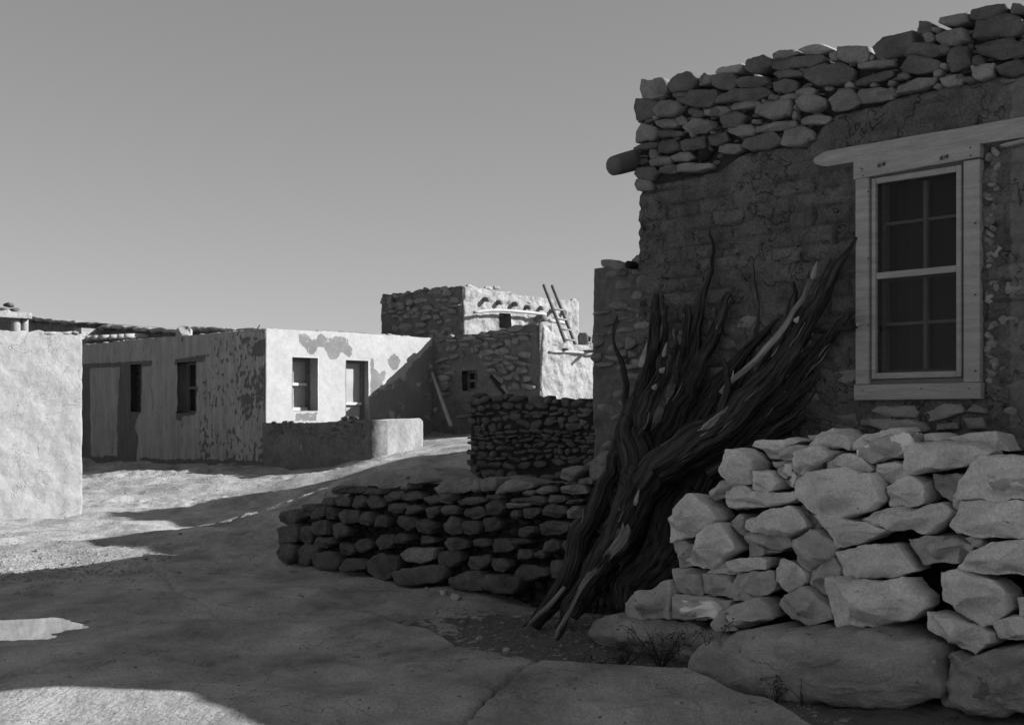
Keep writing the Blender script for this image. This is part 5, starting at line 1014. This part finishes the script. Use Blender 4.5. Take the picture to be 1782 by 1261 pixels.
solo('wall_beam', tube([(*PMf.at(*PMf.uv(950, 612), .10), .025), (*PMf.at(*PMf.uv(990, 612.5), .12), .03), (*PMf.at(*PMf.uv(1040, 618), .12), .03)], n=10, step=.15), M['palepole'], tuple(PMf.at(*PMf.uv(950, 612), .1)), 'thin pale pole set level in the sunlit rubble wall below the ladder', 'pole')
part('projecting_beam', tube([(*PMf.at(*PMf.uv(1013, 612), -.1), .05), (*PMf.at(*PMf.uv(1013, 612), .45), .035)], n=10, step=.2), M['pole'], tw)
part('projecting_beam', tube([(*PMf.at(*PMf.uv(976, 608), -.1), .035), (*PMf.at(*PMf.uv(976, 608), .22), .03)], n=10, step=.2), M['pole'], tw)
ld = thing('wooden_ladder', 'dark pole ladder leaning with both rail tips high above the pueblo roof', 'ladder', tuple(px3(993, 600, 29.6)))
for (xt, yt_, xb_, yb_) in [(946.5, 496, 986, 601), (961, 497, 1003, 603)]:
    part('rail', tube([(*px3(xb_, yb_, 29.2), .045), (*px3((xb_+xt)/2+.5, (yb_+yt_)/2, 29.9), .045), (*px3(xt, yt_, 30.6), .04)], n=10, step=.15, lump=.04), M['pole'], ld)
for t_ in (.10, .27, .44, .60): part('rung', tube([(*px3(986-39.5*t_-1.5, 601-105*t_, 29.15+1.4*t_), .02), (*px3(1003-42*t_+2, 603-106*t_, 29.15+1.4*t_), .02)], n=8, step=.2), M['palepole'], ld)
# poles against the dark lower wall
def lean(lab, x0, y0, Z_0, x1, y1, Z_1, r_, m_='pole'):
    solo('leaning_pole', tube([(*px3(x0, y0, Z_0), r_), (*px3((x0+x1)/2, (y0+y1)/2, (Z_0+Z_1)/2), r_), (*px3(x1, y1, Z_1), r_*.8)], n=10, step=.2, lump=.06), M[m_], tuple(px3(x0, y0, Z_0)), lab, 'pole')
lean('grey pole leaning in the shaded inner corner beside the whitewashed front', 785, 741, 28.6, 752, 648, 30.1, .05, 'soil')
lean('thick dark pole leaning on the lower pueblo wall right of its little window', 884, 690, 27.4, 855, 655, 28.4, .06, 'dark')
q = px3(1014, 598, 33.5); solo('chimney', stone_geo(PlaneO(q[:2], np.array([1., 0]), np.array([0, -1.])), [(-.12, q[2]-1.2), (.14, q[2]-1.2), (.14, q[2]+.22), (.11, q[2]+.24), (.12, q[2]+.30), (-.11, q[2]+.30), (-.10, q[2]+.24), (-.13, q[2]+.22)], 0, .1, .25, 9, n=50, sm=0), M['pole'], tuple(q-[0, 0, 1.2]), 'dark square chimney on the roof beside the annex edge', 'chimney')
# dark juniper bush glimpsed beyond the chimney
q = px3(1030, 600, 40); tr = thing('juniper_tree', 'dark juniper bush glimpsed beyond the chimney beside the annex', 'tree', (q[0]+.3, 40, gz(q[0]+.3, 40)))
part('trunk', tube([(q[0]+.3, 40, 1.0, .16), (q[0]+.35, 40, 2.6, .12), (q[0]+.3, 40, 3.8, .05)], n=10, step=.2), M['pole'], tr)
lf = MB(); R_ = random.Random(12)
for i in range(2600):
    a_ = R_.uniform(0, 2*pi); e_ = R_.uniform(-1, 1); rr_ = R_.random()**.4; c_ = np.array([q[0]+.3, 40, 3.0])+np.array([1.1*rr_*cos(a_)*math.sqrt(1-e_*e_), 1.0*rr_*sin(a_)*math.sqrt(1-e_*e_), 1.15*rr_*e_])
    c_ += .25*perlin([c_*1.7])[0]; d_ = np.array([R_.gauss(0, 1) for _ in range(3)])*.05; e2_ = np.array([R_.gauss(0, 1) for _ in range(3)])*.05; lf.add([c_, c_+d_, c_+d_+e2_, c_+e2_], [(0, 1, 2, 3)])
part('crown', lf, M['leaf'], tr, smooth=False)
# ------------------------------------------------------------------ roofs seen over the left houses
PB1 = Plane(60, 40, -1290); PB2 = Plane(50, 26, 3140)
bh = thing('brush_roofed_house', 'long low house with a crumbling earth and brush roof behind the peeling wall', 'house', tuple(px3(200, 760, 37)))
def roofline(P, pts, lo, m_, name, parent, thick=4.0, res=.07, jag=.10, z0=None):
    q = [P.uv(*a_) for a_ in pts]; tf = lambda u: np.interp(u, [a_[0] for a_ in q], [a_[1] for a_ in q]); g = panel(P, q[0][0], q[-1][0], lo, tf, res, .03, thick, jag=jag); part(name, g[:2], m_, parent, attr=g[2]); return tf, q
tf, q = roofline(PB1, [(-40, 552), (60, 558), (120, 563), (165, 566), (172, 572), (215, 573), (262, 577), (305, 580), (340, 574), (400, 577), (450, 579)], .3, M['farmud_shaded'], 'wall', bh, thick=3.2)
cb = MB(); u = q[0][0]
while u < q[-1][0]:
    wd = R_.uniform(.3, 1.1); k += 1; zt = float(tf(u)); cb.add(*stone_geo(PB1, blob_poly(u+wd/2, zt+.02, wd, R_.uniform(.06, .16), R_.uniform(-4, 4), 8000+k), .12, .15, .5, 8100+k, n=18, rings=(.5, .9))); u += wd*.75
part('brush_roof', cb, M['farlit'], bh)
q = PB1.uv(178, 590); part('roof_box', PB1.box(q[0]-.22, q[0]+.22, q[1]-.6, q[1]+.28, .3, .75), M['farlit'], bh, smooth=False)
for i, px_ in enumerate((190, 203, 217, 232, 246, 258)):
    u_, z_ = PB1.uv(px_, 588-i*.6); part('viga', tube([(*PB1.at(u_, z_, -.1), .09), (*PB1.at(u_, z_-.03, .7), .08)], n=10, step=.2), M['palepole'], bh)
sh = thing('porch', 'sunlit porch with two thick white posts and a rubble roof above the left plaster wall', 'porch', tuple(px3(25, 700, 26)))
tf, q = roofline(PB2, [(-120, 532), (-30, 536), (10, 539), (35, 543), (56, 546)], EYE+(HY-552)/F*25.7, M['farlit'], 'roof', sh, thick=2.4, jag=.05)
for px_ in (-60, 34, 50):
    u_, _ = PB2.uv(px_, 600); w_ = 8 if px_ != 50 else 6; part('post', tube([(*PB2.at(u_, 0, -.2), w_*26/F*1.05), (*PB2.at(u_, 1.8, -.2), w_*26/F), (*PB2.at(u_, EYE+(HY-549)/F*25.8, -.2), w_*26/F)], n=16, step=.2, lump=.03), M['tan'], sh)
b_ = PB2.uv(-130, 600)[0]; part('back_wall', PB2.box(b_, PB2.uv(40, 600)[0], 0, EYE+(HY-556)/F*26, -2.2, -1.9), M['farmud_shaded'], sh, smooth=False)
part('white_ledge', PB2.box(b_, PB2.uv(9, 600)[0], 2.2, EYE+(HY-566)/F*26, -.9, -.6), M['white'], sh, smooth=False)
q = PB2.uv(31, 540); part('chimney', rubble(PlaneO(PB2.at(q[0]-.15, 0, -.5)[:2], PB2.d, PB2.n), 0, .36, q[1]-.1, lambda u: q[1]+.14, (.06, .1), (.12, .22), 51, n=12, thick=.25, bulge=.08), M['lowstone'], sh)
